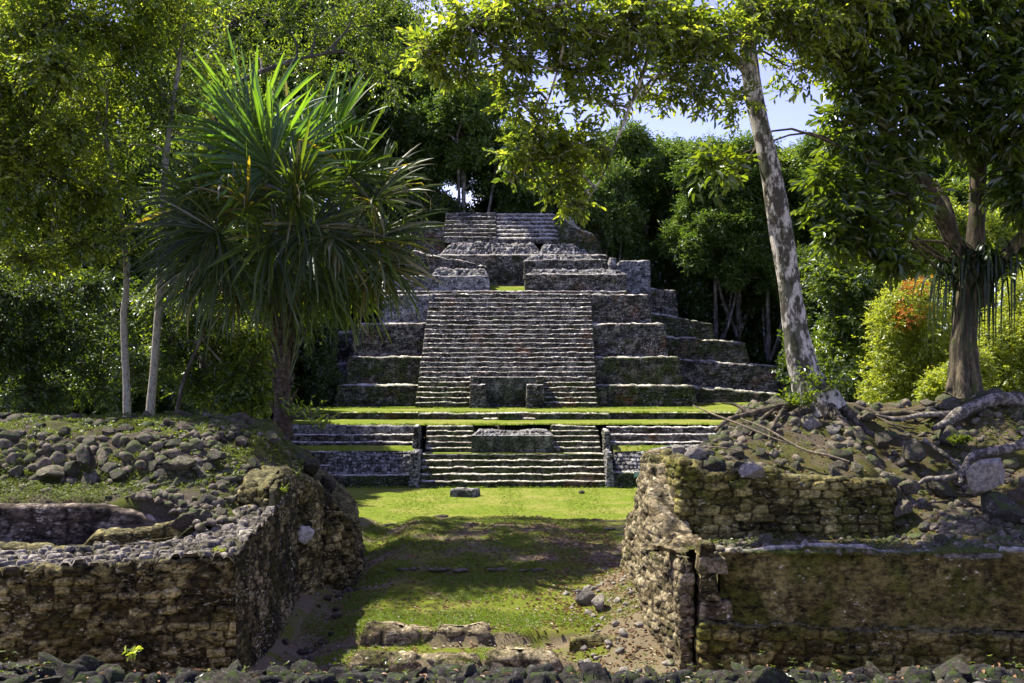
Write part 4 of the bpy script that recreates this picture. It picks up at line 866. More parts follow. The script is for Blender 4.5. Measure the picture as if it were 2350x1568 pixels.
def spline(pts, n):
    p = np.asarray(pts, float); m = len(p)
    if m == 2: t = np.linspace(0, 1, n)[:, None]; return p[0] * (1 - t) + p[1] * t
    q = np.vstack([2 * p[0] - p[1], p, 2 * p[-1] - p[-2]]); out = []
    for u in np.linspace(0, m - 1 - 1e-6, n):
        i = int(u); f = u - i; a, b, c, d = q[i], q[i + 1], q[i + 2], q[i + 3]
        out.append(0.5 * ((2 * b) + (-a + c) * f + (2 * a - 5 * b + 4 * c - d) * f * f + (-a + 3 * b - 3 * c + d) * f ** 3))
    return np.array(out)

def tube(pts, rads, n=8, seg=None, rough=0.0, seed=0, flute=0.0):
    m = seg or max(3, 4 * (len(pts) - 1))
    c = spline(pts, m); r = np.interp(np.linspace(0, 1, m), np.linspace(0, 1, len(rads)), rads)
    t = unit(np.gradient(c, axis=0)); up = np.where(np.abs(t[:, 2:3]) > 0.9, np.array([[1.0, 0, 0]]), np.array([[0, 0, 1.0]]))
    a = unit(np.cross(up, t)); b = np.cross(t, a)
    th = np.linspace(0, 2 * np.pi, n, endpoint=False)
    V = c[:, None] + r[:, None, None] * (np.cos(th)[None, :, None] * a[:, None] + np.sin(th)[None, :, None] * b[:, None])
    if rough:
        k = rough * fbm(V, 1.6 / max(r.max(), 0.05) * 0.35, 3, seed)
        if flute: k = k + flute * np.cos(th * 5 + 1)[None, :] * np.linspace(1, 0.1, m)[:, None]
        V = V + (V - c[:, None]) * k[..., None]
    V = V.reshape(-1, 3); i = np.arange(m * n).reshape(m, n); j = np.roll(i, -1, axis=1)
    F = np.stack([i[:-1], j[:-1], j[1:], i[1:]], -1).reshape(-1, 4)
    return V, F

def twigs(A, B, r):
    """many thin three sided twigs from points A to B"""
    n = len(A); t = unit(B - A); s = unit(np.cross(t, np.array([0.3, 0.2, 1.0]))); u = np.cross(t, s)
    mid = (A + B) / 2 + u * (np.linalg.norm(B - A, axis=1, keepdims=True) * 0.08)
    rows = []
    for P_, rr in ((A, r), (mid, r * 0.7), (B, r * 0.25)):
        for k in range(3):
            an = 2 * np.pi * k / 3; rows.append(P_ + rr[:, None] * (math.cos(an) * s + math.sin(an) * u))
    V = np.stack(rows, 1).reshape(-1, 3); base = (np.arange(n) * 9)[:, None]
    F = []
    for l in range(2):
        for k in range(3): F.append(base + np.array([l * 3 + k, l * 3 + (k + 1) % 3, (l + 1) * 3 + (k + 1) % 3, (l + 1) * 3 + k]))
    return V, np.concatenate(F)

def leaf_mesh(Pb, D, L, W, rng, rnd, fine=True, fold=0.25, droop=0.15, updir=0.5):
    """leaves at Pb pointing along D"""
    n = len(Pb); D = unit(D)
    up = np.tile([0, 0, 1.0], (n, 1)) + rng.normal(size=(n, 3)) * updir
    S = unit(np.cross(D, up)); N = np.cross(S, D)
    L = np.asarray(L).reshape(-1, 1) * np.ones((n, 1)); W = np.asarray(W).reshape(-1, 1) * np.ones((n, 1))
    tip = Pb + D * L - N * L * droop
    if fine:
        a = Pb + D * L * 0.32; b = Pb + D * L * 0.72 - N * L * droop * 0.45
        V = np.stack([Pb, a + S * W * 0.46 + N * W * fold, b + S * W * 0.36 + N * W * fold, tip, b - S * W * 0.36 + N * W * fold, a - S * W * 0.46 + N * W * fold], 1)
        base = (np.arange(n) * 6)[:, None]; F = np.concatenate([base + np.array([0, 1, 2, 3]), base + np.array([0, 3, 4, 5])])
        return V.reshape(-1, 3), F, np.repeat(rnd, 6)
    a = Pb + D * L * 0.5
    V = np.stack([Pb, a + S * W * 0.5, tip, a - S * W * 0.5], 1)
    F = (np.arange(n) * 4)[:, None] + np.array([0, 1, 2, 3])
    return V.reshape(-1, 3), F, np.repeat(rnd, 4)

def blob_points(blobs, n, rng, shell=0.45):
    C_ = np.array([b[0] for b in blobs], float); R = np.array([b[1] if hasattr(b[1], '__len__') else (b[1],) * 3 for b in blobs], float)
    wgt = np.array([b[2] if len(b) > 2 else 1.0 for b in blobs]) * (R.prod(1) ** (2 / 3)); wgt = wgt / wgt.sum()
    k = rng.choice(len(blobs), n, p=wgt)
    d = unit(rng.normal(size=(n, 3))); r = shell + (1 - shell) * rng.random(n) ** 0.7
    r = r * (1 + 0.6 * vnoise(C_[k] * 1.3 + d * R[k] * 1.1, 5)) * (1 + 0.1 * rng.normal(size=n))
    off = d * r[:, None] * R[k]
    return C_[k] + off, unit(d / R[k]), k

def foliage(blobs, n_sprig, per, Ls, L, W, seed, fine=True, shell=0.45, droop=0.35, spread=0.9, twig=0, flat=0.5):
    rng = np.random.default_rng(seed)
    Pc, out, k = blob_points(blobs, n_sprig, rng, shell)
    ax = unit(out + rng.normal(size=(n_sprig, 3)) * 0.55 + np.array([0, 0, -droop]))
    t = (np.arange(per) + 0.5) / per
    S = unit(np.cross(ax, np.array([0.1, 0.05, 1.0]))); U = np.cross(S, ax)
    base = Pc[:, None] + ax[:, None] * (t[None, :, None] - 0.4) * Ls
    sgn = np.where(np.arange(per) % 2 == 0, 1.0, -1.0)[None, :] + rng.normal(size=(n_sprig, per)) * 0.35
    D = ax[:, None] * (0.35 + 0.9 * t[None, :, None]) + S[:, None] * sgn[..., None] * spread + U[:, None] * rng.normal(size=(n_sprig, per))[..., None] * flat + np.array([0, 0, -droop * 0.5])
    rnd = np.clip(rng.random(n_sprig)[:, None] * 0.65 + rng.random((n_sprig, per)) * 0.35, 0, 1)
    n = n_sprig * per
    sc = (0.65 + 0.6 * rng.random(n))
    V, F, R = leaf_mesh(base.reshape(-1, 3), D.reshape(-1, 3), L * sc, W * sc, rng, rnd.ravel(), fine)
    tw = None
    if twig:
        m = int(n_sprig * min(twig, 1.0)); A = Pc[:m] - ax[:m] * Ls * 0.45; B = Pc[:m] + ax[:m] * Ls * 0.6
        C_ = np.array([blobs[q][0] for q in k[:m]], float)
        root = A + (C_ - A) * 0.55
        v1, f1 = twigs(root, A, np.full(m, Ls * 0.035)); v2, f2 = twigs(A, B, np.full(m, Ls * 0.018))
        tw = (np.concatenate([v1, v2]), np.concatenate([f1, f2 + len(v1)]))
    return (V, F, R), tw

def limb(a, b, r0, r1, rng, sag=0.12, n=6):
    a = np.array(a, float); b = np.array(b, float); L = np.linalg.norm(b - a)
    m1 = a + (b - a) * 0.35 + rng.normal(size=3) * L * 0.07 + np.array([0, 0, L * sag]); m2 = a + (b - a) * 0.7 + rng.normal(size=3) * L * 0.07 + np.array([0, 0, L * sag * 0.6])
    return tube([a, m1, m2, b], [r0, r0 * 0.7 + r1 * 0.3, r0 * 0.35 + r1 * 0.65, r1], n, 12)

def tree(name, label, cat, base, trunks, blobs, n_sprig, per, Ls, L, W, leaf, bark, seed, group=None, fine=True, limb_r=0.08, limbfrom=None, twig=0.3, rough=0.25, flute=0.0, shell=0.45, droop=0.35, nside=10, limbs=True, extra=None, spread=0.9, flat=0.5):
    rng = np.random.default_rng(seed)
    root = thing(name, label, cat, base, group)
    parts = [tube(t[0], t[1], t[2] if len(t) > 2 else nside, max(8, 7 * (len(t[0]) - 1)), rough, seed, flute) for t in trunks]
    (V, F, R), tw = foliage(blobs, n_sprig, per, Ls, L, W, seed, fine, shell, droop, spread, twig, flat)
    if limbs:
        src = np.concatenate([spline(t[0], 24)[10:] for t in trunks]) if limbfrom is None else np.asarray(limbfrom, float)
        for b in blobs:
            c = np.array(b[0], float); below = src[src[:, 2] < c[2] + 0.5]
            s = below if len(below) else src
            a = s[np.argmin(np.linalg.norm(s - c, axis=1) + rng.random(len(s)) * 0.8)]
            parts.append(limb(a, c, limb_r, limb_r * 0.35, rng))
    if tw is not None: parts.append(tw)
    mv, mf, _ = merge(parts)
    tr = mesh('trunk', mv, mf, bark, root)
    cr = mesh('crown', V, F, leaf, root, {'rnd': R}, smooth=False)
    if extra: extra(root)
    kids(root, tr, cr)
    return root

LM = {}
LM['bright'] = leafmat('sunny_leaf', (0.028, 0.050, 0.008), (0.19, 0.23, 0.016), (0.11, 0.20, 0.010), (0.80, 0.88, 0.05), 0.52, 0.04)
LM['mid'] = leafmat('forest_leaf', (0.022, 0.042, 0.010), (0.13, 0.17, 0.016), (0.07, 0.15, 0.010), (0.60, 0.74, 0.03), 0.42, 0.05)
LM['dark'] = leafmat('glossy_dark_leaf', (0.026, 0.046, 0.008), (0.075, 0.105, 0.012), (0.12, 0.20, 0.008), (0.40, 0.50, 0.014), 0.45, 0.05, 0.35)
LM['back'] = leafmat('hill_leaf', (0.030, 0.060, 0.018), (0.13, 0.19, 0.03), (0.08, 0.16, 0.015), (0.30, 0.42, 0.03), 0.4, 0.03)
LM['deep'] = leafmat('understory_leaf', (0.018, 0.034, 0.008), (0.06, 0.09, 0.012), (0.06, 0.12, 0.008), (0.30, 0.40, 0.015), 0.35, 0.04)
LM['lime'] = leafmat('lime_leaf', (0.12, 0.16, 0.015), (0.32, 0.36, 0.035), (0.34, 0.42, 0.02), (0.75, 0.78, 0.06), 0.5, 0.04)
LM['herb'] = leafmat('herb_leaf', (0.045, 0.062, 0.008), (0.12, 0.14, 0.014), (0.10, 0.15, 0.010), (0.30, 0.36, 0.015), 0.5, 0.04)
LM['flower'] = leafmat('orange_flower', (0.45, 0.12, 0.03), (0.60, 0.26, 0.05), (0.5, 0.14, 0.02), (0.6, 0.28, 0.05), 0.4, 0.02)
LM['litter'] = leafmat('dry_leaf', (0.14, 0.075, 0.030), (0.28, 0.17, 0.09), (0.15, 0.08, 0.02), (0.25, 0.15, 0.05), 0.15, 0.03)
BK = {}
BK['pale'] = barkmat('pale_mottled_bark', (0.060, 0.052, 0.038), (0.46, 0.43, 0.36), 0.56, 0.55, 1.0, 0.45, (0.030, 0.034, 0.014))
BK['white'] = barkmat('whitish_bark', (0.12, 0.105, 0.08), (0.30, 0.28, 0.23), 0.7, 0.2, 2.0, 0.5)
BK['brown'] = barkmat('brown_fluted_bark', (0.040, 0.034, 0.022), (0.125, 0.10, 0.062), 0.5, 0.45, 1.2, 0.15)
BK['dark'] = barkmat('dark_bark', (0.05, 0.042, 0.034), (0.15, 0.13, 0.10), 0.35, 0.35, 1.0, 0.3)
BK['grey'] = barkmat('grey_bark', (0.06, 0.054, 0.048), (0.20, 0.185, 0.17), 0.45, 0.2, 0.6, 0.3)
BK['palm'] = barkmat('palm_trunk_bark', (0.045, 0.032, 0.022), (0.12, 0.09, 0.06), 0.45, 0.25, 1.5, 1.6)

def B(px, py, d, rx, ry=None, w=1.0, rz=None):
    """blob from a picture position, distance and radii in picture units"""
    ry = ry or rx; k = d / FPX
    return (P(px, py, d), (rx * k, (rx + ry) * 0.5 * k * (rz or 1.0), ry * k), w)

# ------------------------------------------------------------------ forest behind the temple: four tree kinds, copied
def rain_tree(idx, seed, h, r, leafm, nb=16, ns=9000, dome=0.7, L=0.42, barkm='grey', lean=0.0, lowel=-0.55):
    rng = np.random.default_rng(seed); blobs = []
    cz = h - r * dome * 0.9 if lowel > -0.9 else h * 0.48
    for i in range(nb):
        a = rng.uniform(0, 2 * np.pi); q = rng.uniform(0.15, 1.0) ** 0.6; el = rng.uniform(lowel, 1.0)
        rr = r * rng.uniform(0.18, 0.42)
        blobs.append((np.array([math.cos(a) * q * (r - rr) * math.sqrt(max(0.05, 1 - el * el * 0.7)), math.sin(a) * q * (r - rr) * math.sqrt(max(0.05, 1 - el * el * 0.7)), cz + el * r * dome]), (rr, rr, rr * 0.75)))
    tr = [([(0, 0, -1.0), (0.1, 0, h * 0.25), (lean * 0.5 + 0.2, 0.1, h * 0.5), (lean, 0, cz)], [r * 0.075, r * 0.055, r * 0.045, r * 0.03], 9)]
    for k in range(3):
        a = rng.uniform(0, 6.28); tr.append(([(0.15, 0.05, h * 0.38), (math.cos(a) * r * 0.3, math.sin(a) * r * 0.3, h * 0.55), (math.cos(a) * r * 0.55, math.sin(a) * r * 0.55, cz)], [r * 0.035, r * 0.028, r * 0.015], 7))
    return tree('rainforest_tree', 'x', 'tree', (0, 0, 0), tr, blobs, ns, 6, 0.9, L, L * 0.6, LM[leafm], BK[barkm], seed, fine=False, limb_r=r * 0.02, twig=0.0, shell=0.6, droop=0.05)
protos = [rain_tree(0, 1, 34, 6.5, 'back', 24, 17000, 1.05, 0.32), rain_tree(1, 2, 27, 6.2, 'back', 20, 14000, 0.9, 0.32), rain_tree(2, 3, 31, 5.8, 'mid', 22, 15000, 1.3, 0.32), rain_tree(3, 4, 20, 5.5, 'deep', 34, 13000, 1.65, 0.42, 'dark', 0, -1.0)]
used = [False] * 4
def far_tree(k, px, top, d, s, label, group=None, rz=None, zbase=None, zs=None):
    p = protos[k]; h = [34, 27, 31, 20][k]
    zt = Z(top, d); zb = -0.5 if zbase is None else zbase
    sz = zs or (zt - zb) / h
    loc = (X(px, d), d, zb); rz = rng.uniform(0, 6.28) if rz is None else rz
    if not used[k]:
        used[k] = True; p.location = loc; p.rotation_euler = (0, 0, rz); p.scale = (s, s, sz); p['label'] = label
        if group: p['group'] = group
        return p
    c = copy_tree(p, loc, rz, (s, s, sz), label, group)
    return c
rng = random.Random(5)
G1 = 'trees of the forest behind the temple'
far_tree(0, 1065, 185, 116, 1.15, 'tallest round crowned tree rising right behind the temple summit', zbase=1)
far_tree(1, 1235, 345, 121, 1.0, 'lower dark tree right of the tall one behind the summit')
far_tree(0, 1480, 318, 113, 1.0, 'wide domed tree behind the right shoulder of the temple, under the open sky')
far_tree(1, 1390, 400, 109, 0.75, 'smaller tree tucked between the summit and the wide domed tree')
far_tree(2, 1590, 338, 118, 1.0, 'dark tree between the wide domed one and the leaning trunk')
far_tree(0, 1690, 350, 105, 1.1, 'sunlit tree with pale bent limbs left of the leaning trunk')
far_tree(1, 1640, 470, 104, 0.9, 'shorter green tree in front of the sunlit one, above the side terraces')
far_tree(2, 1840, 350, 108, 1.1, 'tree with layered foliage seen just right of the leaning trunk')
far_tree(1, 1760, 520, 102, 0.85, 'low spreading tree at the far right end of the terraces')
far_tree(0, 1960, 330, 100, 1.1, 'dark forest tree behind the big leaved tree, right of the leaning trunk')
far_tree(2, 920, 150, 122, 1.2, 'tree left of the tallest one, partly hidden by the fan palm')
far_tree(2, 790, 90, 119, 1.4, 'high tree above the fan palm at the upper left')
far_tree(3, 1150, 420, 125, 1.1, 'dark undergrowth tree behind the summit platform', zbase=4)
GD = 'dark undergrowth trees at the forest edge'
for px, top, d, s in ((1330, 440, 119, 1.0), (1450, 500, 116, 1.1), (1560, 520, 112, 1.0), (1650, 600, 110, 1.1), (1760, 640, 108, 1.1), (1850, 620, 112, 1.2), (1950, 600, 98, 1.1), (2060, 560, 92, 1.1), (1700, 560, 108, 1.0), (1600, 600, 107, 0.8), (1500, 540, 110, 0.8), (1400, 470, 112, 0.8), (1800, 600, 105, 0.9), (880, 420, 118, 1.2), (960, 430, 121, 1.0), (1040, 440, 124, 1.0)):
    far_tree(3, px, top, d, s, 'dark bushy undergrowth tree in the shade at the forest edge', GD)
GB = 'second row of forest trees'
for px, top, d, s, k in ((600, 60, 128, 1.5, 0), (700, 90, 130, 1.5, 1), (530, 100, 121, 1.5, 2), (620, -40, 123, 1.5, 0), (720, -20, 125, 1.5, 2), (820, 0, 128, 1.5, 0), (450, -20, 118, 1.4, 0), (740, 470, 109, 1.2, 3), (1000, 430, 114, 1.0, 3), (690, 500, 106, 1.1, 3), (800, 480, 112, 1.1, 3), (900, 60, 130, 1.4, 1), (850, 120, 128, 1.2, 2), (970, 210, 132, 1.2, 1), (1150, 300, 134, 1.1, 2), (1300, 370, 134, 1.2, 0), (1420, 360, 130, 1.2, 1), (1530, 350, 132, 1.2, 2), (1650, 380, 130, 1.2, 1), (1780, 370, 130, 1.2, 0), (1900, 360, 125, 1.2, 1), (2020, 360, 118, 1.2, 2), (2130, 350, 112, 1.2, 0), (2250, 340, 110, 1.2, 1), (2360, 330, 110, 1.2, 2), (480, 60, 120, 1.3, 2)):
    far_tree(k, px, top, d, s, 'forest tree in the hazy second row behind the others', GB)
# distant wood closing the view
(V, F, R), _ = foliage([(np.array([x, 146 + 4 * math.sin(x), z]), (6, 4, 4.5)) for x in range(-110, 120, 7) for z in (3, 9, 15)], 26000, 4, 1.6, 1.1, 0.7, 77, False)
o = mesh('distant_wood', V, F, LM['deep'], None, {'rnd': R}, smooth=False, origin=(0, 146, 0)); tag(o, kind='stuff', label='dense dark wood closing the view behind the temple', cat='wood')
# trees beside the platform on the left, behind the palm
far_tree(3, 560, 640, 84, 0.8, 'bushy dark tree left of the temple base, behind the pale trunks', 'bushy trees left of the temple')
far_tree(3, 640, 600, 92, 0.9, 'bushy dark tree left of the temple base, behind the pale trunks', 'bushy trees left of the temple')
far_tree(3, 470, 560, 78, 0.9, 'bushy dark tree left of the temple base, behind the pale trunks', 'bushy trees left of the temple')
far_tree(3, 735, 690, 90, 0.42, 'small drooping tree hanging over the left side terraces')
far_tree(3, 650, 400, 100, 1.1, 'dark bushy undergrowth tree in the shade at the forest edge', GD); far_tree(3, 560, 380, 104, 1.2, 'dark bushy undergrowth tree in the shade at the forest edge', GD); far_tree(0, 640, 230, 112, 1.3, 'tree behind the trunk of the fan palm, left of the temple')
# trees on the right behind the ridge
GR = 'dark trees behind the right ridge'
for px, top, d, s, k in ((1900, 560, 82, 0.8, 3), (1985, 620, 78, 0.75, 3), (2060, 480, 84, 0.9, 2), (2200, 420, 88, 1.0, 2), (2330, 400, 90, 1.0, 0), (1930, 760, 72, 0.6, 3)):
    far_tree(k, px, top, d, s, 'shady tree behind the flowering shrub and the right ridge', GR)

# ------------------------------------------------------------------ bright shrubs on the right
def shrub(name, label, cat, px, d, zb, blobs, n, leafm, seed, L=0.16, W=0.075, Ls=0.5, group=None, per=8, barkm='dark', droop=0.2, extra=None):
    x = X(px, d)
    stems = [([(x + 0.15 * math.cos(k * 2.1), d + 0.15 * math.sin(k * 2.1), zb - 0.3), (x + 0.5 * math.cos(k * 2.1), d, zb + 1.0), tuple(np.array(blobs[k % len(blobs)][0]) * 0.5 + np.array([x, d, zb + 1.5]) * 0.5), tuple(blobs[k % len(blobs)][0])], [0.06, 0.05, 0.04, 0.02], 6) for k in range(min(5, len(blobs)))]
    return tree(name, label, cat, (x, d, zb), stems, blobs, n, per, Ls, L, W, LM[leafm], BK[barkm], seed, group, fine=False, limb_r=0.03, twig=0.15, rough=0.1, droop=droop, extra=extra)
fb = [B(2090, 700, 46, 75, 60), B(2050, 760, 46, 60, 60), B(2130, 780, 46, 70, 70), B(2060, 850, 46, 70, 70), B(2150, 870, 46, 80, 60), B(2030, 910, 46, 60, 45), B(2110, 930, 46, 90, 50)]
def flowers(root):
    for (px, py, rx, ry, n, s_) in ((2098, 655, 36, 24, 95, 1), (2076, 725, 26, 36, 105, 2), (2125, 715, 18, 20, 26, 3), (2130, 850, 10, 30, 12, 4)):
        (V, F, R), _ = foliage([B(px, py, 45.1, rx, ry)], n, 3, 0.22, 0.13, 0.08, 900 + s_, False)
        tag(mesh('blossom', V, F, LM['flower'], root, {'rnd': R}, smooth=False), kind='stuff')
shrub('flowering_shrub', 'tall lime green shrub with orange flowers, in full sun behind the right ridge', 'shrub', 2090, 46, 1.0, fb, 4200, 'lime', 61, extra=flowers)
shrub('shrub', 'sunny yellow green bush right of the epiphyte covered trunk', 'shrub', 2320, 44, 1.0, [B(2290, 800, 44, 70, 80), B(2350, 700, 45, 80, 80), B(2330, 880, 44, 90, 60), B(2390, 800, 44, 80, 80), B(2270, 900, 44, 60, 40)], 4200, 'lime', 62)
shrub('shrub', 'low sunny bush between the flowering shrub and the epiphyte covered trunk', 'shrub', 2200, 42, 1.5, [B(2190, 890, 42, 55, 40), B(2230, 850, 42, 50, 50), B(2150, 905, 42, 50, 30)], 1700, 'lime', 63)
shrub('shrub', 'bright green bush high behind the fork of the right trunk', 'shrub', 2180, 56, 1.0, [B(2060, 560, 56, 60, 40), B(2150, 520, 56, 70, 60), B(2260, 540, 56, 80, 70), B(2340, 590, 56, 80, 70), B(2180, 620, 56, 60, 50), B(1930, 560, 56, 50, 35)], 3400, 'bright', 64, L=0.2, W=0.1)
shrub('shrub', 'shaded climber hanging in tiers right of the leaning trunk', 'shrub', 1960, 50, 0.5, [B(1920, 640, 50, 60, 60), B(1990, 660, 50, 60, 70), B(1960, 740, 50, 70, 70), B(1920, 820, 50, 50, 60), B(2010, 800, 52, 40, 60)], 2600, 'mid', 65, L=0.24, W=0.11)

# ------------------------------------------------------------------ leaning pale trunk tree and its spreading crown
d0 = 24.0
tp = [P(1885, 945, d0), P(1850, 860, d0), P(1826, 760, d0), P(1812, 660, d0), P(1790, 520, d0), P(1765, 380, d0), P(1738, 260, d0), P(1720, 150, d0), P(1712, 60, d0), P(1700, -60, d0 - 0.3)]
tradi = [0.62, 0.37, 0.31, 0.29, 0.26, 0.24, 0.22, 0.21, 0.17, 0.12]
lead = [(tp, tradi, 16),
        ([P(1715, 165, d0), P(1672, 120, d0 - 0.5), P(1600, 60, d0 - 1.5), P(1520, 20, d0 - 2.2), P(1400, 20, 21.5)], [0.12, 0.11, 0.09, 0.07, 0.04], 8),
        ([P(1718, 120, d0), P(1760, 40, d0), P(1850, -40, d0)], [0.12, 0.1, 0.07], 8),
        ([P(1512, 30, 21.8), P(1500, 90, 21.6), P(1475, 170, 21.4), P(1440, 260, 21.3), P(1410, 335, 21.3), P(1385, 400, 21.4), P(1345, 465, 21.5)], [0.06, 0.05, 0.045, 0.04, 0.03, 0.02, 0.012], 7),
        ([P(1600, 50, d0 - 1.5), P(1450, -10, 20.6), P(1250, 20, 20.2), P(1080, 80, 20.0)], [0.08, 0.06, 0.045, 0.02], 7),
        ([P(1300, 15, 20.3), P(1290, 120, 20.4), P(1250, 250, 20.8), P(1210, 320, 21.0)], [0.035, 0.03, 0.02, 0.012], 6)]
flare = []
for k in range(7):   # root flare
    a = k * 0.9 + 0.3; bx_, by_ = tp[0][0], tp[0][1]
    ex, ey = bx_ + math.cos(a) * (1.0 + 0.5 * (k % 3)), by_ + math.sin(a) * (0.9 + 0.3 * (k % 2)) - 0.3
    ez = float(surf(np.array([ex]), np.array([ey]))[0])
    flare.append(([(bx_ - 0.02, by_, tp[0][2] + 0.65), (bx_ + math.cos(a) * 0.45, by_ + math.sin(a) * 0.45, tp[0][2] + 0.15), (ex, ey, ez + 0.02), (ex + math.cos(a) * 0.8, ey + math.sin(a) * 0.6, ez - 0.2)], [0.16, 0.15, 0.08, 0.03], 8))
cb = [B(1000, 120, 20.2, 65, 60, 0.9), B(1080, 60, 20, 90, 60), B(1075, 165, 20.4, 60, 40, 0.7), B(1180, 30, 20.5, 110, 60), B(1175, 140, 20.4, 80, 55, 0.8), B(1190, 225, 20.8, 55, 45, 0.7), B(1240, 300, 21, 60, 50, 0.9),
      B(1210, 360, 21, 70, 40, 1.0), B(1310, 330, 21.2, 70, 55, 1.0), B(1290, 410, 21.4, 55, 40, 0.9), B(1325, 470, 21.5, 40, 30, 0.9), B(1180, 405, 21, 40, 18, 0.6), B(1380, 355, 21.4, 40, 40, 0.6), B(1300, 60, 20.8, 120, 70), B(1330, 160, 21, 90, 60, 0.8), B(1390, 240, 21.2, 60, 40, 0.4),
      B(1440, 50, 21.2, 120, 70), B(1450, 140, 21.4, 80, 60, 0.5), B(1540, 60, 22, 100, 70), B(1560, 150, 22.2, 85, 60, 0.6), B(1520, 225, 22.2, 60, 35, 0.45), B(1610, 210, 22.5, 70, 45, 0.6), B(1640, 90, 22.8, 90, 70), B(1690, 240, 23.2, 40, 50, 0.6),
      B(1740, 30, 23.4, 110, 60), B(1850, 50, 23.6, 110, 70), B(1830, 150, 24.5, 60, 40, 0.7), B(1930, -10, 24, 120, 80), B(1900, 130, 25, 60, 45, 0.8),
      B(1150, -80, 21, 200, 70, 0.15), B(1400, -90, 22, 220, 70, 0.12), B(1700, -100, 23, 220, 70, 0.12), B(1950, -120, 24, 200, 70, 0.2)]
def flare_roots(root_):
    for q in flare:
        v, f = tube(q[0], q[1], 9, 24, 0.3, 5); mesh('root', v, f, BK['mossroot'], root_)
BK['mossroot'] = barkmat('mossy_root_bark', (0.035, 0.028, 0.020), (0.13, 0.11, 0.085), 0.45, 0.5, 1.5, 0.6)
BK['root'] = barkmat('pale_root_bark', (0.06, 0.052, 0.042), (0.25, 0.225, 0.19), 0.5, 0.3, 1.6, 1.0)
lt = tree('leaning_tree', 'leaning tree with a pale mottled trunk on the right ruin, its crown spreading overhead', 'tree', tp[0], lead, cb, 3000, 8, 0.50, 0.175, 0.08,
          LM['bright'], BK['pale'], 81, fine=True, limb_r=0.035, twig=0.55, rough=0.16, shell=0.25, droop=0.10, limbfrom=np.concatenate([spline(t[0], 24)[8:] for t in lead[1:6]] + [spline(tp, 24)[18:]]), spread=0.8, extra=flare_roots)
# big leaved tree on the far right
d1 = 27.0
t2 = [([P(2212, 945, d1), P(2208, 860, d1), P(2212, 760, d1), P(2222, 660, d1), P(2235, 600, d1)], [0.52, 0.35, 0.31, 0.31, 0.34], 18),
      ([P(2222, 650, d1), P(2190, 560, d1), P(2150, 470, d1 - 0.4), P(2105, 395, d1 - 0.8), P(2030, 290, d1 - 1.2), P(1950, 180, d1 - 1.6), P(1860, 80, d1 - 2)], [0.27, 0.24, 0.2, 0.18, 0.15, 0.12, 0.08], 10),
      ([P(2232, 640, d1), P(2240, 520, d1), P(2245, 380, d1), P(2255, 240, d1)], [0.26, 0.22, 0.2, 0.14], 10),
      ([P(2245, 700, d1), P(2285, 620, d1 - 0.3), P(2340, 550, d1 - 0.5), P(2420, 460, d1 - 0.8)], [0.2, 0.19, 0.17, 0.14], 10),
      ([P(2200, 600, d1), P(2175, 480, d1 + 0.6), P(2140, 420, d1 + 1)], [0.16, 0.14, 0.12], 9)]
for k in range(6):
    a = k * 1.05; bx_, by_, bz_ = P(2212, 945, d1)
    t2.append(([(bx_ + math.cos(a) * 0.1, by_ + math.sin(a) * 0.1, bz_ + 1.2 + 0.5 * (k % 3)), (bx_ + math.cos(a) * 0.38, by_ + math.sin(a) * 0.38, bz_ + 0.5), (bx_ + math.cos(a) * 0.75, by_ + math.sin(a) * 0.7, bz_ - 0.15)], [0.2, 0.17, 0.12], 8))
cb2 = [B(1930, 260, 25.5, 55, 60, 1), B(1960, 340, 25.5, 60, 60, 1), B(1900, 410, 25, 50, 55, .9), B(1930, 480, 25, 60, 60, 1), B(1990, 540, 25, 60, 60, 1), B(1920, 550, 24.8, 45, 50, .8), B(2050, 590, 25, 60, 45, .9), B(2030, 450, 25.5, 80, 70, 1.1), B(1640, 380, 23.5, 45, 45, .45), B(1690, 400, 23.8, 35, 40, .4),
       B(2060, 350, 25.8, 80, 70), B(2010, 200, 25.5, 90, 70), B(1960, 90, 25.5, 90, 70), B(2110, 100, 26, 110, 90), B(2130, 230, 26, 90, 80), B(2150, 300, 26, 60, 35, 0.7), B(2240, 60, 26, 110, 80), B(2260, 180, 26, 100, 80), B(2250, 300, 26.3, 90, 60), B(2340, 120, 26, 90, 90),
       B(2350, 260, 25, 70, 80), B(2330, 380, 26, 60, 70), B(2310, 430, 26, 40, 30, .6), B(2360, 460, 25.5, 60, 60), B(2110, 470, 24.5, 25, 20, .4), B(2300, 620, 26.5, 30, 30, 0.4), B(2050, 0, 25, 130, 70), B(2250, -60, 26, 200, 80), B(2440, 50, 26, 100, 100), B(2420, 250, 26, 90, 100), B(1880, 0, 25, 90, 60)]
strapm = leafmat('strap_leaf', (0.012, 0.022, 0.006), (0.024, 0.036, 0.010), (0.02, 0.04, 0.006), (0.05, 0.08, 0.01), 0.3, 0.02)
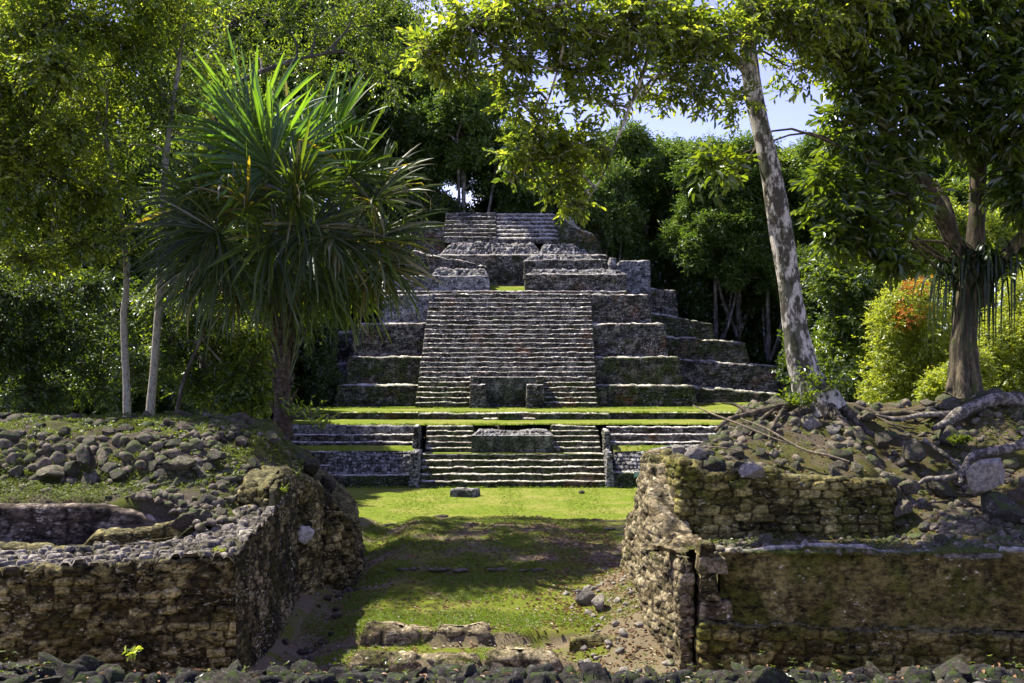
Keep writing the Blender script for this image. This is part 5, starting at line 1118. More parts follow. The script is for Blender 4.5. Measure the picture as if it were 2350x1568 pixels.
def straps(root):
    r_ = np.random.default_rng(9); parts = []
    for i in range(120):
        if i < 85: c = P(2205 + r_.uniform(-45, 60), 610 + r_.uniform(-35, 40), d1 - 0.3)
        else: c = P(2290 + r_.uniform(-25, 50), 590 + r_.uniform(-25, 30), d1 - 0.5)
        a = r_.uniform(0, 2 * np.pi); rise_ = r_.uniform(0.0, 0.45); out = r_.uniform(0.25, 1.1) * (1.0 if i < 85 else 0.5); drop = r_.uniform(0.3, 1.0) if r_.random() < 0.65 else r_.uniform(1.0, 2.7)
        dv = np.array([math.cos(a), math.sin(a) * 0.8, 0]); t = np.linspace(0, 1, 9)[:, None]
        c_ = c + dv * out * (1 - (1 - t) ** 2.2) + np.array([0, 0, 1]) * (rise_ * np.sin(t * 3.0) * (1 - t) * 2 - drop * t ** 2.2)
        s = unit(np.cross(dv, [0, 0, 1.0])); wd = 0.030 * (1 - t ** 3) + 0.004
        tw_ = s + dv * 0.5 * np.sin(t * 2)
        V_ = np.concatenate([c_ - tw_ * wd, c_ + tw_ * wd]); k = np.arange(8)
        parts.append((V_, np.stack([k, k + 1, k + 10, k + 9], -1), {'rnd': np.full(18, r_.random())}))
    V, F, at = merge(parts); mesh('epiphyte', V, F, strapm, root, at)
tree('broadleaf_tree', 'dark broad leaved tree with a fluted trunk and strap leaved epiphytes, at the right edge', 'tree', P(2212, 945, d1), t2, cb2, 3000, 8, 0.55, 0.29, 0.12, LM['dark'], BK['brown'], 82,
     fine=True, limb_r=0.05, twig=0.4, rough=0.2, flute=0.10, shell=0.25, droop=0.45, extra=straps, nside=14)

# ------------------------------------------------------------------ forest at the left
(lpx) = [
 # name, label, base px, base d, trunk pts(px,py), radii, blobs, n, leaf, bark
 ('forest_tree', 'pale straight slender tree behind the left mound, right one of the pair', 342, 32, [(342, 985), (352, 860), (362, 740), (368, 620), (372, 480), (385, 330), (410, 150), (425, 40)], [0.16, 0.125, 0.12, 0.115, 0.1, 0.09, 0.07, 0.05],
  [(400, 250, 32, 90, 70), (330, 200, 32, 90, 70), (450, 150, 33, 90, 60), (380, 80, 32, 100, 60), (300, 330, 33, 70, 60), (440, 340, 33, 60, 50, .6)], 2500, 'mid', 'white'),
 ('forest_tree', 'pale slightly bent slender tree behind the left mound, left one of the pair', 292, 31.5, [(292, 985), (290, 880), (286, 800), (284, 720), (290, 660), (286, 560), (270, 450), (240, 300)], [0.13, 0.11, 0.11, 0.1, 0.09, 0.085, 0.07, 0.05],
  [(230, 300, 31.5, 90, 80), (170, 220, 31.5, 100, 80), (280, 420, 31.5, 70, 60), (130, 340, 32, 90, 70), (250, 180, 32, 90, 70)], 2700, 'bright', 'white'),
 ('forest_tree', 'big spreading tree with small sunlit leaves in the upper left corner', 20, 30, [(-60, 1000), (-50, 800), (-20, 560), (20, 380), (60, 300)], [0.4, 0.35, 0.3, 0.22, 0.12],
  [(60, 80, 29, 120, 80), (190, 60, 30, 120, 80), (40, 200, 29, 110, 80), (130, 160, 28, 90, 70), (20, 340, 29, 100, 80), (110, 400, 29, 100, 80), (30, 480, 29, 90, 70), (200, 440, 30, 90, 70), (60, 590, 30, 90, 60), (180, 560, 30, 90, 60), (300, 110, 31, 90, 80), (-60, 250, 29, 100, 200), (100, -60, 29, 200, 80), (340, 0, 31, 160, 80), (270, 540, 31, 60, 50, .6), (150, 300, 28.5, 80, 60)], 9500, 'bright', 'dark'),
 ('forest_tree', 'darker tree with crooked grey branches above the fan palm', 470, 36, [(480, 985), (470, 700), (450, 420), (440, 250), (490, 120), (560, 20)], [0.3, 0.26, 0.22, 0.2, 0.14, 0.08],
  [(520, 60, 35, 120, 70), (640, 40, 36, 120, 60), (760, 60, 37, 110, 70), (460, 170, 35, 90, 70), (420, 300, 35, 90, 80), (600, 150, 38, 110, 60), (860, 60, 38, 100, 70), (720, 160, 38, 90, 50), (400, 440, 36, 80, 80), (850, 150, 38, 80, 60), (600, -50, 36, 260, 60), (880, -20, 37, 160, 70), (900, 200, 38.5, 50, 60, .8), (500, 280, 37, 80, 60)], 8200, 'mid', 'grey'),
 ('forest_tree', 'shaded tree at the left edge above the rubble bank', 60, 36, [(60, 1000), (70, 850), (60, 700), (80, 600)], [0.25, 0.2, 0.17, 0.12],
  [(60, 680, 35, 120, 60), (200, 660, 35, 100, 60), (20, 800, 35, 110, 80), (150, 780, 36, 90, 70), (90, 900, 36, 120, 60), (300, 720, 37, 80, 70), (-60, 700, 35, 100, 150), (230, 850, 37, 80, 70)], 5200, 'deep', 'dark'),
 ('forest_tree', 'thin understory tree with drooping leaves left of the palm trunk', 470, 33, [(400, 985), (420, 880), (460, 780), (490, 700), (540, 560)], [0.08, 0.07, 0.06, 0.05, 0.03],
  [(460, 720, 33, 60, 60), (400, 800, 34, 70, 60), (520, 800, 34, 60, 60), (470, 880, 34, 80, 50), (560, 880, 33, 60, 50), (580, 760, 34, 60, 60), (380, 700, 34, 60, 60), (330, 850, 35, 60, 60)], 4200, 'mid', 'grey'),
 ('forest_tree', 'leafy young tree catching the sun directly left of the palm trunk', 560, 33, [(575, 985), (580, 900), (570, 820), (565, 760)], [0.05, 0.04, 0.03, 0.02],
  [(580, 850, 33, 45, 60), (560, 780, 33, 45, 40), (590, 920, 33, 40, 30), (520, 930, 33, 50, 25), (545, 880, 33.5, 40, 40)], 1500, 'bright', 'grey'),
]
for i, (nm, lab, bpx, bd, tpts, tr_, bl, ns, lf, bk) in enumerate(lpx):
    trunk = ([P(a, b, bd) for a, b in tpts], tr_, 10)
    blobs = [B(q[0], q[1], q[2], q[3], q[4], q[5] if len(q) > 5 else 1.0) for q in bl]
    ex_t = [trunk]
    if i == 3:
        ex_t.append(([P(450, 420, bd), P(520, 220, bd), P(640, 150, bd), P(760, 120, bd)], [0.12, 0.1, 0.08, 0.04], 7))
        ex_t.append(([P(445, 300, bd), P(430, 150, bd), P(395, 20, bd)], [0.14, 0.1, 0.08], 7))
    tree(nm, lab, 'tree', (trunk[0][0][0], bd, trunk[0][0][2]), ex_t, blobs, int(ns * {3: 0.24, 0: 0.28, 1: 0.28}.get(i, 0.58)), 8, 0.6, 0.17, 0.08, LM[lf], BK[bk], 120 + i, fine=False, limb_r=0.05, twig=0.25, rough=0.12, shell=0.2, droop=0.35)
# further trunks and crowns deeper in the left forest
GL = 'forest trees deeper in the left woods'
for px, top, d, s, k, lab in ((-40, 60, 50, 0.62, 2, None), (120, 120, 54, 0.62, 1, None), (380, 660, 60, 0.4, 3, None), (200, 520, 46, 0.5, 3, None), (40, 560, 44, 0.5, 3, None), (330, 690, 50, 0.5, 3, None), (-60, 300, 60, 0.8, 0, None), (100, 110, 67, 0.9, 0, None), (20, 0, 75, 1.0, 2, None), (380, 260, 74, 0.8, 1, None), (260, 420, 64, 0.8, 3, None), (100, 450, 70, 0.9, 3, None), (470, 500, 66, 0.7, 3, None)):
    far_tree(k, px, top, d, s, 'leafy tree deeper in the shady left woods', GL, zbase=0)
# ------------------------------------------------------------------ fan palm
PALM = leafmat('palm_leaf', (0.022, 0.034, 0.008), (0.048, 0.062, 0.012), (0.09, 0.15, 0.010), (0.26, 0.36, 0.014), 0.5, 0.02, 0.4)
PALMN = leafmat('fresh_palm_leaf', (0.035, 0.075, 0.010), (0.055, 0.10, 0.012), (0.14, 0.30, 0.012), (0.26, 0.44, 0.018), 0.55, 0.04, 0.35)
PALMY = leafmat('yellowing_palm_leaf', (0.06, 0.060, 0.014), (0.13, 0.11, 0.03), (0.26, 0.24, 0.012), (0.55, 0.42, 0.02), 0.45, 0.06, 0.4)
STEM = leafmat('palm_stem', (0.05, 0.07, 0.02), (0.10, 0.10, 0.04), (0.05, 0.06, 0.02), (0.05, 0.06, 0.02), 0.1, 0.06, 0.4)
pd = 30.0
palm = thing('fan_palm', 'big fan palm with long pointed leaves standing at the end of the left mound', 'palm', P(650, 985, pd))
pr = np.random.default_rng(31)
tb, _ = [], None
tv, tf = tube([P(648, 1000, pd), P(648, 930, pd), P(650, 860, pd), P(653, 790, pd), P(655, 730, pd)], [0.32, 0.24, 0.21, 0.2, 0.16], 14, 50, 0.22, 5)
boots = [(tv, tf)]
for k in range(34):    # old leaf bases clinging to the trunk
    f = k / 34; a = k * 2.4; c = P(649, 985 - 235 * f, pd); dv = np.array([math.cos(a), math.sin(a), 0])
    boots.append(tube([c + dv * 0.14, c + dv * 0.26 + np.array([0, 0, 0.2]), c + dv * (0.30 + 0.08 * (k % 3)) + np.array([0, 0, 0.5])], [0.06, 0.05, 0.02], 5, 6))
v, f, _ = merge(boots); mesh('trunk', v, f, BK['palm'], palm)
# hub px, py, depth offset, blade size (picture units), facing: direction the blade axis points on the picture, material
hubs = [(590, 330, -0.3, 235, (-0.25, 1.0), 2), (690, 330, 0.6, 215, (0.05, 1.0), 2), (755, 300, 0.5, 185, (0.35, 1.0), 2), (640, 400, -0.8, 240, (-0.2, 0.9), 2),
        (800, 400, 0.2, 195, (0.7, 0.75), 0), (860, 470, -0.4, 180, (0.9, 0.55), 1), (850, 560, -0.3, 185, (1.0, 0.05), 1), (870, 520, 0.7, 170, (0.95, 0.2), 0), (840, 620, 0.4, 175, (0.9, -0.4), 1), (790, 560, -1.0, 180, (0.7, -0.3), 0),
        (500, 420, 0.2, 190, (-0.75, 0.8), 0), (480, 480, -0.6, 185, (-0.9, 0.5), 0), (455, 560, 0.0, 175, (-1.0, 0.0), 0), (470, 610, -0.5, 170, (-0.8, -0.5), 1), (430, 520, 0.8, 160, (-1.0, 0.25), 0), (540, 600, -1.1, 180, (-0.35, -0.8), 0), (520, 540, -1.0, 190, (-0.6, -0.3), 0),
        (600, 500, -1.3, 190, (-0.3, 0.6), 1), (700, 480, -1.3, 200, (0.25, 0.6), 0), (660, 560, -1.5, 180, (0.1, -0.9), 0), (740, 540, -1.3, 180, (0.5, -0.6), 0), (600, 440, 1.0, 190, (-0.4, 0.8), 0), (720, 430, 1.1, 190, (0.4, 0.8), 0), (650, 620, -0.9, 150, (-0.05, -1.0), 0), (545, 680, -0.2, 120, (-0.7, -0.6), 1),
        (740, 650, -0.4, 150, (0.6, -0.8), 0), (780, 680, 0.3, 130, (0.7, -0.7), 1), (600, 640, 0.6, 150, (-0.3, -0.9), 0), (430, 640, 0.6, 130, (-0.7, -0.7), 0), (690, 680, 0.3, 130, (0.2, -1.0), 0), (640, 300, 1.2, 180, (0.0, 1.0), 0), (520, 350, 0.9, 180, (-0.5, 0.9), 0), (860, 400, 1.0, 160, (0.7, 0.7), 1), (620, 540, 0.9, 190, (-0.6, 0.2), 0), (700, 560, 1.0, 190, (0.7, 0.1), 0), (650, 500, 0.4, 170, (0.1, 0.9), 1), (890, 610, 0.0, 150, (0.9, -0.5), 1), (800, 640, 0.8, 160, (0.8, -0.5), 0)]
k_ = pd / FPX
for q in range(7):
    a_ = 2 * math.pi * q / 7 + pr.uniform(-0.15, 0.15); rx_ = pr.uniform(0.55, 1.0)
    hubs.append((655 + 175 * rx_ * math.cos(a_), 520 - 130 * rx_ * math.sin(a_), pr.uniform(-1.3, 1.3), pr.uniform(120, 165), (math.cos(a_), math.sin(a_) * 0.8 - 0.2), 0 if q % 3 else 1))
heart = P(653, 740, pd)
for i, (hx, hy, dy, size, fd, mt) in enumerate(hubs):
    hub = P(hx, hy, pd); hub[1] += dy * 1.25
    ax = unit(np.array([fd[0], dy * 0.25, fd[1]]) + 0)
    base = heart + np.array([pr.uniform(-0.12, 0.12), pr.uniform(-0.12, 0.12), pr.uniform(-2.4, -0.1)])
    mid = base * 0.45 + hub * 0.55; mid[0] = base[0] * 0.68 + hub[0] * 0.32; mid[2] += 0.12
    sv, sf = tube([base, base * 0.75 + mid * 0.25 + np.array([0, 0, 0.25]), mid, hub], [0.035, 0.026, 0.020, 0.014], 5, 14)
    leafR = size * k_ * (0.82 if hy > 600 else 1.0)
    # plane of the fan: ax (mid rib), side, normal roughly facing the camera or up
    nrm = unit(np.array([pr.uniform(-1.1, 1.1), -0.75, pr.uniform(-0.3, 1.5)]) + np.array([0, 0, 0.0])); side = unit(np.cross(nrm, ax)); nrm = np.cross(ax, side)
    nseg = 52; half = math.radians(pr.uniform(100, 128)); parts = []; yel = []
    for j in range(nseg):
        th = -half + 2 * half * (j + 0.5) / nseg + pr.normal() * 0.035
        Lj = leafR * (0.72 + 0.28 * math.cos(th * 0.8)) * pr.uniform(0.7, 1.15)
        dirv = unit(math.cos(th) * ax + math.sin(th) * side + nrm * (0.25 * (abs(th) / half) + 0.22 * pr.normal()))
        fold = (1 if j % 2 else -1)
        t = np.array([0, 0.28, 0.52, 0.74, 0.9, 1.0]); gap = pr.random() < 0.06
        dro = pr.uniform(0.2, 1.0) if pr.random() < 0.7 else pr.uniform(0.9, 1.6)
        if mt == 2: dro *= 0.45
        cpts = hub + dirv * (Lj * t[:, None]) + np.array([0, 0, -1.0]) * (Lj * 0.34 * dro * (t[:, None] ** 2.6)) + nrm * (0.10 * Lj * (abs(th) / half) * t[:, None] * np.sin(t[:, None] * 2))
        if dro > 0.9:   # snapped tip hanging down
            cpts[4:] = cpts[3] + np.array([[0.02, 0, -0.10 * Lj], [0.02, 0, -0.25 * Lj]]) + dirv * 0.06 * Lj
        wmax = leafR * 2 * half / nseg * 0.215
        wd = wmax * np.array([0.12, 0.85, 1.25, 1.0, 0.55, 0.04]); s = np.cross(nrm, dirv); s = unit(s + nrm * pr.normal() * 0.6)
        Vr = np.stack([cpts - s * wd[:, None] - nrm * wd[:, None] * 0.35, cpts + nrm * wd[:, None] * 0.25, cpts + s * wd[:, None] - nrm * wd[:, None] * 0.35], 1).reshape(-1, 3)
        q = np.arange(5)[:, None] * 3; F_ = np.concatenate([q + np.array([0, 1, 4, 3]), q + np.array([1, 2, 5, 4])])
        parts.append((Vr, F_, {'rnd': np.full(18, pr.random())}))
    yfrac = {0: 0.08, 1: 0.30, 2: 0.01}[mt]
    sel = pr.random(nseg) < yfrac
    pa = [p for p, s_ in zip(parts, sel) if not s_]; pb = [p for p, s_ in zip(parts, sel) if s_]
    V, F, at = merge(pa); fr = mesh('frond', V, F, PALMN if mt == 2 else PALM, palm, at)
    fr_loc = fr
    st = mesh('stalk', sv, sf, STEM, palm, {'rnd': np.full(len(sv), pr.random())}); st.parent = fr
    if pb:
        V, F, at = merge(pb); y = mesh('yellow_segments', V, F, PALMY, palm, at); y.parent = fr
# dead skirt leaves under the crown
parts = []
for i in range(90):
    a = pr.uniform(0, 6.28); c = heart + np.array([0, 0, pr.uniform(-0.2, 1.4)]); o_ = np.array([math.cos(a), math.sin(a), 0]) * pr.uniform(0.3, 1.4); L_ = pr.uniform(0.5, 1.2)
    A = c + o_; t = np.linspace(0, 1, 5)[:, None]; cp = A + np.array([0.1 * math.cos(a), 0, -1]) * L_ * t + o_ * 0.25 * np.sin(t * 3)
    s = unit(np.array([math.sin(a), -math.cos(a), 0.2])); wd = 0.022 * (1 - t ** 2) + 0.003
    k = np.arange(4); parts.append((np.concatenate([cp - s * wd, cp + s * wd]), np.stack([k, k + 1, k + 6, k + 5], -1), {'rnd': np.full(10, pr.random())}))
V, F, at = merge(parts); mesh('dry_strands', V, F, PALM, palm, at)

# ------------------------------------------------------------------ roots, fallen branches
def root(label, pts, rads, mat=BK['pale'], name='tree_root', cat='root', rough=0.35, seed=1, n=9, side=None):
    pa = [tube(pts, rads, n, 10 * (len(pts) - 1), rough, seed)]
    for s in (side or []): pa.append(tube(s[0], s[1], 6, 14, rough, seed + 3))
    V, F, _ = merge(pa); o = mesh(name, V, F, mat, None, None, origin=pts[0]); return tag(o, label, cat)
root('thick pale root arching along the top of the ridge at the far right', [P(2420, 935, 23.6), P(2350, 922, 23.4), P(2280, 918, 23.2), P(2220, 940, 23.0), P(2175, 968, 22.8), P(2140, 985, 22.6)], [0.22, 0.19, 0.18, 0.15, 0.11, 0.05], mat=BK['root'], seed=2,
     side=[([P(2200, 948, 23), P(2120, 952, 23.2), P(2060, 962, 23.3), P(2000, 950, 23.6)], [0.08, 0.07, 0.05, 0.02])])
root('twisted pale root coming in at the right edge and gripping the flat boulder', [P(2400, 1000, 21.2), P(2350, 1020, 21.0), P(2290, 1035, 20.8), P(2235, 1045, 20.6), P(2212, 1080, 20.4), P(2205, 1110, 20.3)], [0.13, 0.12, 0.10, 0.085, 0.07, 0.05], mat=BK['root'], seed=3,
     side=[([P(2215, 1080, 20.4), P(2180, 1098, 20.5), P(2130, 1100, 20.6), P(2105, 1112, 20.7)], [0.07, 0.08, 0.07, 0.03])])
root('thin root snaking down the gully beside the slanted stone', [P(2120, 1010, 22.3), P(2150, 1030, 22.0), P(2190, 1060, 21.5), P(2215, 1085, 21.0)], [0.05, 0.045, 0.04, 0.02], mat=BK['root'], seed=4)
root('flat surface root crossing the ridge between the two right trees', [P(1960, 935, 24.2), P(2010, 950, 24.0), P(2080, 948, 23.8), P(2140, 955, 23.6), P(2200, 950, 24)], [0.10, 0.07, 0.07, 0.06, 0.03], mat=BK['brown'], seed=5, side=[([P(2010, 950, 24), P(2040, 972, 23.6), P(2100, 985, 23.2)], [0.06, 0.04, 0.02]), ([P(2080, 948, 23.8), P(2150, 935, 24.2), P(2200, 935, 24.6)], [0.05, 0.04, 0.02])])
root('tangled root running left from the leaning tree over the crest', [P(1845, 925, 23.8), P(1780, 935, 23.3), P(1720, 950, 22.9), P(1670, 965, 22.6), P(1640, 990, 22.3)], [0.10, 0.08, 0.07, 0.05, 0.03], seed=6, mat=BK['brown'],
     side=[([P(1780, 935, 23.3), P(1740, 970, 22.6), P(1720, 1000, 22.0)], [0.05, 0.04, 0.02]), ([P(1720, 950, 22.9), P(1690, 930, 23.2), P(1655, 925, 23.4)], [0.05, 0.04, 0.02]), ([P(1800, 935, 23.2), P(1770, 985, 22.2), P(1765, 1010, 21.8)], [0.05, 0.045, 0.02])])
BK['twig'] = barkmat('dry_twig_bark', (0.14, 0.11, 0.07), (0.26, 0.21, 0.14), 0.5, 0.1, 3.0, 0.3)
def branchlet(label, pts, rads, seed):
    sd = []
    r_ = random.Random(seed); c = spline(pts, 12)
    for k in (3, 5, 7, 9): sd.append(([c[k], c[k] + np.array([r_.uniform(0.05, 0.3), r_.uniform(-0.1, 0.1), r_.uniform(-0.12, 0.25)])], [0.010, 0.004]))
    return root(label, pts, rads, BK['twig'], 'fallen_branch', 'branch', 0.2, seed, 6, sd)
branchlet('long bare fallen branch slanting down over the ruin corner, the upper one', [P(1590, 930, 22.4), P(1635, 950, 22.0), P(1700, 975, 21.5), P(1760, 1000, 21.1), P(1830, 1025, 20.8)], [0.012, 0.02, 0.024, 0.022, 0.012], 1)
branchlet('bare fallen branch ending in a pale tip beside the hanging rock, the lower one', [P(1700, 960, 21.8), P(1760, 985, 21.2), P(1840, 1030, 20.7), P(1900, 1045, 20.4), P(1950, 1060, 20.2)], [0.012, 0.022, 0.026, 0.028, 0.02], 2)
branchlet('thin stick lying along the edge of the upper right wall', [P(1620, 1025, 20.6), P(1660, 1028, 20.5), P(1705, 1036, 20.4)], [0.016, 0.018, 0.01], 3)
# root hairs hanging from the right ruin corner
surf_ = surf
def surf(x, y):
    z = surf_(x, y); f_ = (np.abs(x) < 4.2) & (y > 4.6) & (y < 7.4)
    return np.where(f_, np.maximum(z, interp(y, [(4.6, 5.57), (5.5, 5.63), (6.6, 5.60), (7.1, 5.4), (7.6, 4.6)]) + frub(x, y)), z) if np.any(f_) else z
# ------------------------------------------------------------------ scattered small growth
def mask_scatter(n, x0, x1, y0, y1, seed, dens=None):
    r_ = np.random.default_rng(seed); x = r_.uniform(x0, x1, n * 3); y = r_.uniform(y0, y1, n * 3)
    if dens is not None:
        keep = r_.random(n * 3) < dens(x, y); x, y = x[keep], y[keep]
    x, y = x[:n], y[:n]; return x, y, surf(x, y), r_
def grass(name, n, box, seed, h, wd, mat, dens=None, label='', per=4, kind='stuff', cat='grass'):
    x, y, z, r_ = mask_scatter(n, *box, seed, dens)
    x = np.repeat(x, per) + r_.normal(size=len(x) * per) * 0.02; y = np.repeat(y, per) + r_.normal(size=len(y) * per) * 0.02; z = np.repeat(z, per) - 0.01
    m = len(x); D = np.stack([r_.normal(size=m) * 0.45, r_.normal(size=m) * 0.45, np.ones(m)], -1)
    V, F, R = leaf_mesh(np.stack([x, y, z], -1), D, h * r_.uniform(0.5, 1.3, m), wd, r_, r_.random(m), False, droop=0.35)
    o = mesh(name, V, F, mat, None, {'rnd': R}, smooth=False, origin=(box[0], box[2], 0)); tag(o, label, cat, kind=kind); return o
gd = lambda x, y: (1 - 0.9 * bare(x, y, 0)) * sstep(-0.25, 0.35, fxy(x, y, 0.9, 3, 61)) 
LM['grass'] = leafmat('grass_blade', (0.10, 0.155, 0.012), (0.17, 0.22, 0.02), (0.16, 0.26, 0.012), (0.28, 0.34, 0.02), 0.45, 0.02)
grass('grass', 42000, (-4.6, 3.2, 17.5, 34.5), 71, 0.065, 0.011, LM['grass'], gd, 'short grass growing in patches on the passage floor')
grass('grass', 16000, (-9.5, 8.5, 34.5, 48), 72, 0.05, 0.016, LM['grass'], None, 'short mown grass at the near edge of the lawn')
grass('grass', 9000, (-16, -5.0, 21.2, 27), 73, 0.10, 0.014, LM['herb'], lambda x, y: sstep(-0.2, 0.3, fxy(x, y, 1.1, 3, 62)), 'tufts of grass on top of the left mound')
grass('grass', 4000, (-13, -5.2, 19.95, 21.6), 74, 0.045, 0.010, LM['herb'], lambda x, y: sstep(-0.1, 0.3, fxy(x, y, 1.3, 3, 63)), 'grass and moss on the ledge over the sunken room')
grass('grass', 2500, (4.0, 12, 17.66, 18.15), 76, 0.06, 0.012, LM['herb'], lambda x, y: sstep(-0.2, 0.3, fxy(x, y, 1.2, 3, 69)), 'grass fringe along the top of the long right wall')
grass('grass', 5000, (3.4, 10, 17.9, 23.5), 75, 0.06, 0.012, LM['herb'], lambda x, y: 0.8 * sstep(0.05, 0.35, fxy(x, y, 1.2, 3, 64)), 'sparse weeds on the right ruin')
def edge_tufts(n, x0, x1, y0, y1, zf, seed, h, label):
    r_ = np.random.default_rng(seed); x = r_.uniform(x0, x1, n); y = r_.uniform(y0, y1, n); k = r_.random(n) < 0.25 + 0.75 * sstep(-0.1, 0.2, fxy(x, y * 0, 0.8, 3, seed)); x, y = x[k], y[k]
    x = np.repeat(x, 4) + r_.normal(size=len(x) * 4) * 0.03; y = np.repeat(y, 4); m = len(x)
    D = np.stack([r_.normal(size=m) * 0.5, r_.normal(size=m) * 0.5, np.ones(m)], -1)
    V, F, R = leaf_mesh(np.stack([x, y, zf(x, y) - 0.01], -1), D, h * r_.uniform(0.3, 1.3, m), h * 0.28, r_, r_.random(m), False, droop=0.3)
    o = mesh('grass', V, F, LM['grass'], None, {'rnd': R}, smooth=False, origin=(x0, y0, 0)); tag(o, label, 'grass', kind='stuff')
edge_tufts(9000, -9.5, 8.5, 42, 66.4, ground_z, 301, 0.09, 'tufts of longer grass across the sunny lawn')
edge_tufts(2200, LX0, RX1, 71.9, 72.3, lambda x, y: 3.97 + 0 * x, 302, 0.16, 'ragged grass along the edge of the lower grass terrace')
edge_tufts(2600, LX0, RX1, 78.85, 79.6, lambda x, y: 4.58 + 0 * x, 303, 0.16, 'ragged grass along the edge of the upper grass terrace')
edge_tufts(1500, LX0, RX1, 66.6, 67.0, lambda x, y: 0 * x, 304, 0.14, 'grass growing against the foot of the lowest step')
edge_tufts(1800, -16, 16, 84.8, 86, lambda x, y: 4.7 + 0 * x, 305, 0.16, 'grass growing against the foot of the pyramid')
edge_tufts(900, X(1412, 68), RX1, 69.3, 70.0, lambda x, y: 2.27 + 0.46 * (y - 69.2), 306, 0.15, 'grass on the ledge above the right cobble facing')
def herbs(name, n, box, seed, L, W, mat, dens, label, per=6, cat='ground cover', rise_=0.08):
    x, y, z, r_ = mask_scatter(n, *box, seed, dens); hh = r_.uniform(0.3, 1.2, len(x)) * rise_
    x = np.repeat(x, per); y = np.repeat(y, per); z = np.repeat(z + hh, per); m = len(x); a = r_.uniform(0, 2 * np.pi, m)
    D = np.stack([np.cos(a), np.sin(a), r_.uniform(-0.2, 0.7, m)], -1)
    V, F, R = leaf_mesh(np.stack([x, y, z], -1), D, L * r_.uniform(0.5, 1.3, m), W, r_, r_.random(m), False)
    o = mesh(name, V, F, mat, None, {'rnd': R}, smooth=False, origin=(box[0], box[2], 0)); return tag(o, label, cat, kind='stuff')
herbs('ground_cover', 3600, (-16, -5.0, 21.6, 27), 81, 0.07, 0.035, LM['herb'], lambda x, y: sstep(-0.15, 0.3, fxy(x, y, 0.8, 3, 65)), 'small leafy weeds covering the top and bank of the left mound')
herbs('ground_cover', 3200, (-14, -5.2, 19.9, 21.6), 82, 0.030, 0.018, LM['herb'], lambda x, y: sstep(-0.1, 0.3, fxy(x, y, 1.0, 3, 66)), 'mossy weeds over the ledge of the sunken room')
herbs('ground_cover', 4500, (3.4, 13, 17.9, 26), 83, 0.05, 0.026, LM['herb'], lambda x, y: 0.7 * sstep(0.1, 0.35, fxy(x, y, 0.9, 3, 67)), 'scattered weeds among the stones of the right slope')
herbs('ground_cover', 450, (-3.5, 3.5, 5.3, 6.9), 84, 0.026, 0.014, LM['herb'], lambda x, y: sstep(0.0, 0.3, fxy(x, y, 1.5, 3, 68)), 'tiny weeds between the foreground stones')
def litter(n, box, seed, L, label, dens=None):
    x, y, z, r_ = mask_scatter(n, *box, seed, dens); m = len(x); a = r_.uniform(0, 2 * np.pi, m)
    D = np.stack([np.cos(a), np.sin(a), r_.uniform(-0.1, 0.35, m)], -1)
    V, F, R = leaf_mesh(np.stack([x, y, z + 0.012], -1), D, L * r_.uniform(0.5, 1.3, m), L * 0.45, r_, r_.random(m), True, updir=0.35)
    o = mesh('fallen_leaves', V, F, LM['litter'], None, {'rnd': R}, smooth=False, origin=(box[0], box[2], 0)); return tag(o, label, 'leaves', kind='stuff')
litter(7500, (-4.6, 3.0, 18.5, 33.5), 91, 0.10, 'dry brown leaves scattered over the passage floor', lambda x, y: 0.35 + 0.65 * sstep(0.0, 2.0, x))
litter(3500, (3.6, 13, 18.0, 26), 92, 0.08, 'dry leaf litter on the slopes of the right ruin')
litter(700, (-14, -5.2, 19.8, 26), 93, 0.06, 'dry leaves on the left mound')
litter(700, (-3.5, 3.5, 5.4, 6.8), 94, 0.05, 'dry leaves between the foreground stones')
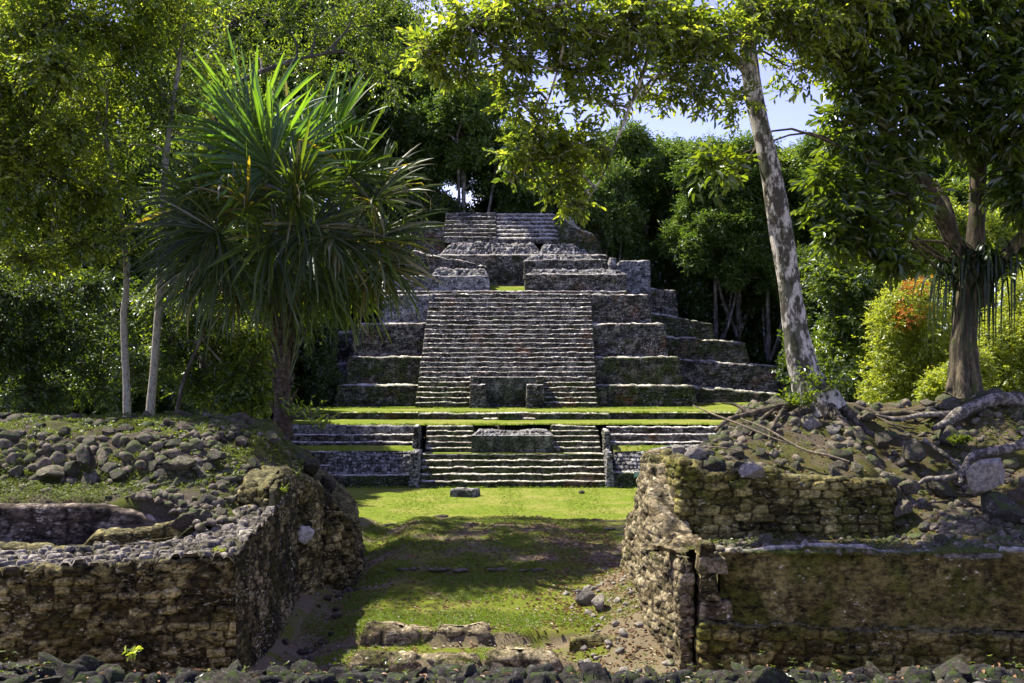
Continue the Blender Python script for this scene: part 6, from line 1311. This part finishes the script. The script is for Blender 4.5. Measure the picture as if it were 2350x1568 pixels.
# small plants one can point at
def plant(label, px, py, d, n, L, W, mat='herb', seed=1, rise_=0.5, spread=0.8, name='weed'):
    base = P(px, py, d); r_ = np.random.default_rng(seed); parts = []
    A = np.repeat(base[None], n, 0); a = r_.uniform(0, 6.28, n)
    D = np.stack([np.cos(a) * spread, np.sin(a) * spread, r_.uniform(0.2, 1.0, n)], -1); D = unit(D)
    tipp = A + D * rise_ * r_.uniform(0.5, 1, n)[:, None]
    root_ = thing(name, label, 'plant', base); v, f = twigs(A, tipp, np.full(n, 0.004 + L * 0.02)); mesh('stem', v, f, STEM, root_, {'rnd': np.full(len(v), 0.5)})
    k = 6; B_ = np.repeat(A, k, 0) + (np.repeat(tipp - A, k, 0)) * np.tile(np.linspace(0.4, 1, k), n)[:, None]
    Dn = np.repeat(D, k, 0) + r_.normal(size=(n * k, 3)) * 0.8
    V, F, R = leaf_mesh(B_, Dn, L * r_.uniform(0.6, 1.1, n * k), W, r_, r_.random(n * k), True)
    mesh('foliage', V, F, LM[mat], root_, {'rnd': R}, smooth=False); return root_
plant('tiny bright green seedling on the rubble top of the left front wall', 500, 1270, 17.9, 6, 0.10, 0.05, 'lime', 1, 0.12)
plant('tiny green seedling growing from the foreground rubble at left', 305, 1505, 6.2, 6, 0.045, 0.022, 'lime', 2, 0.06)
plant('leafy sapling at the foot of the palm, right side', 700, 965, 29.6, 16, 0.20, 0.08, 'bright', 3, 1.0)
plant('drooping leafy shoot over the steps right of the palm foot', 728, 985, 29.0, 9, 0.18, 0.07, 'bright', 4, 0.7)
plant('leafy weed clump at the left foot of the leaning tree', 1835, 935, 23.0, 40, 0.13, 0.07, 'dark', 5, 0.6)
plant('dark creeper climbing the right side of the leaning trunk base', 1888, 900, 23.4, 60, 0.13, 0.07, 'dark', 6, 1.0)
plant('broad leaved weed patch between stones at the far right', 2200, 1020, 21.6, 12, 0.16, 0.11, 'herb', 7, 0.28)
plant('small weed on the stony ledge under the hanging rock', 1690, 1120, 20.0, 8, 0.08, 0.04, 'herb', 8, 0.2)
plant('grassy weed clump at the end of the bench course', 640, 1140, 21.3, 14, 0.12, 0.03, 'herb', 9, 0.35)
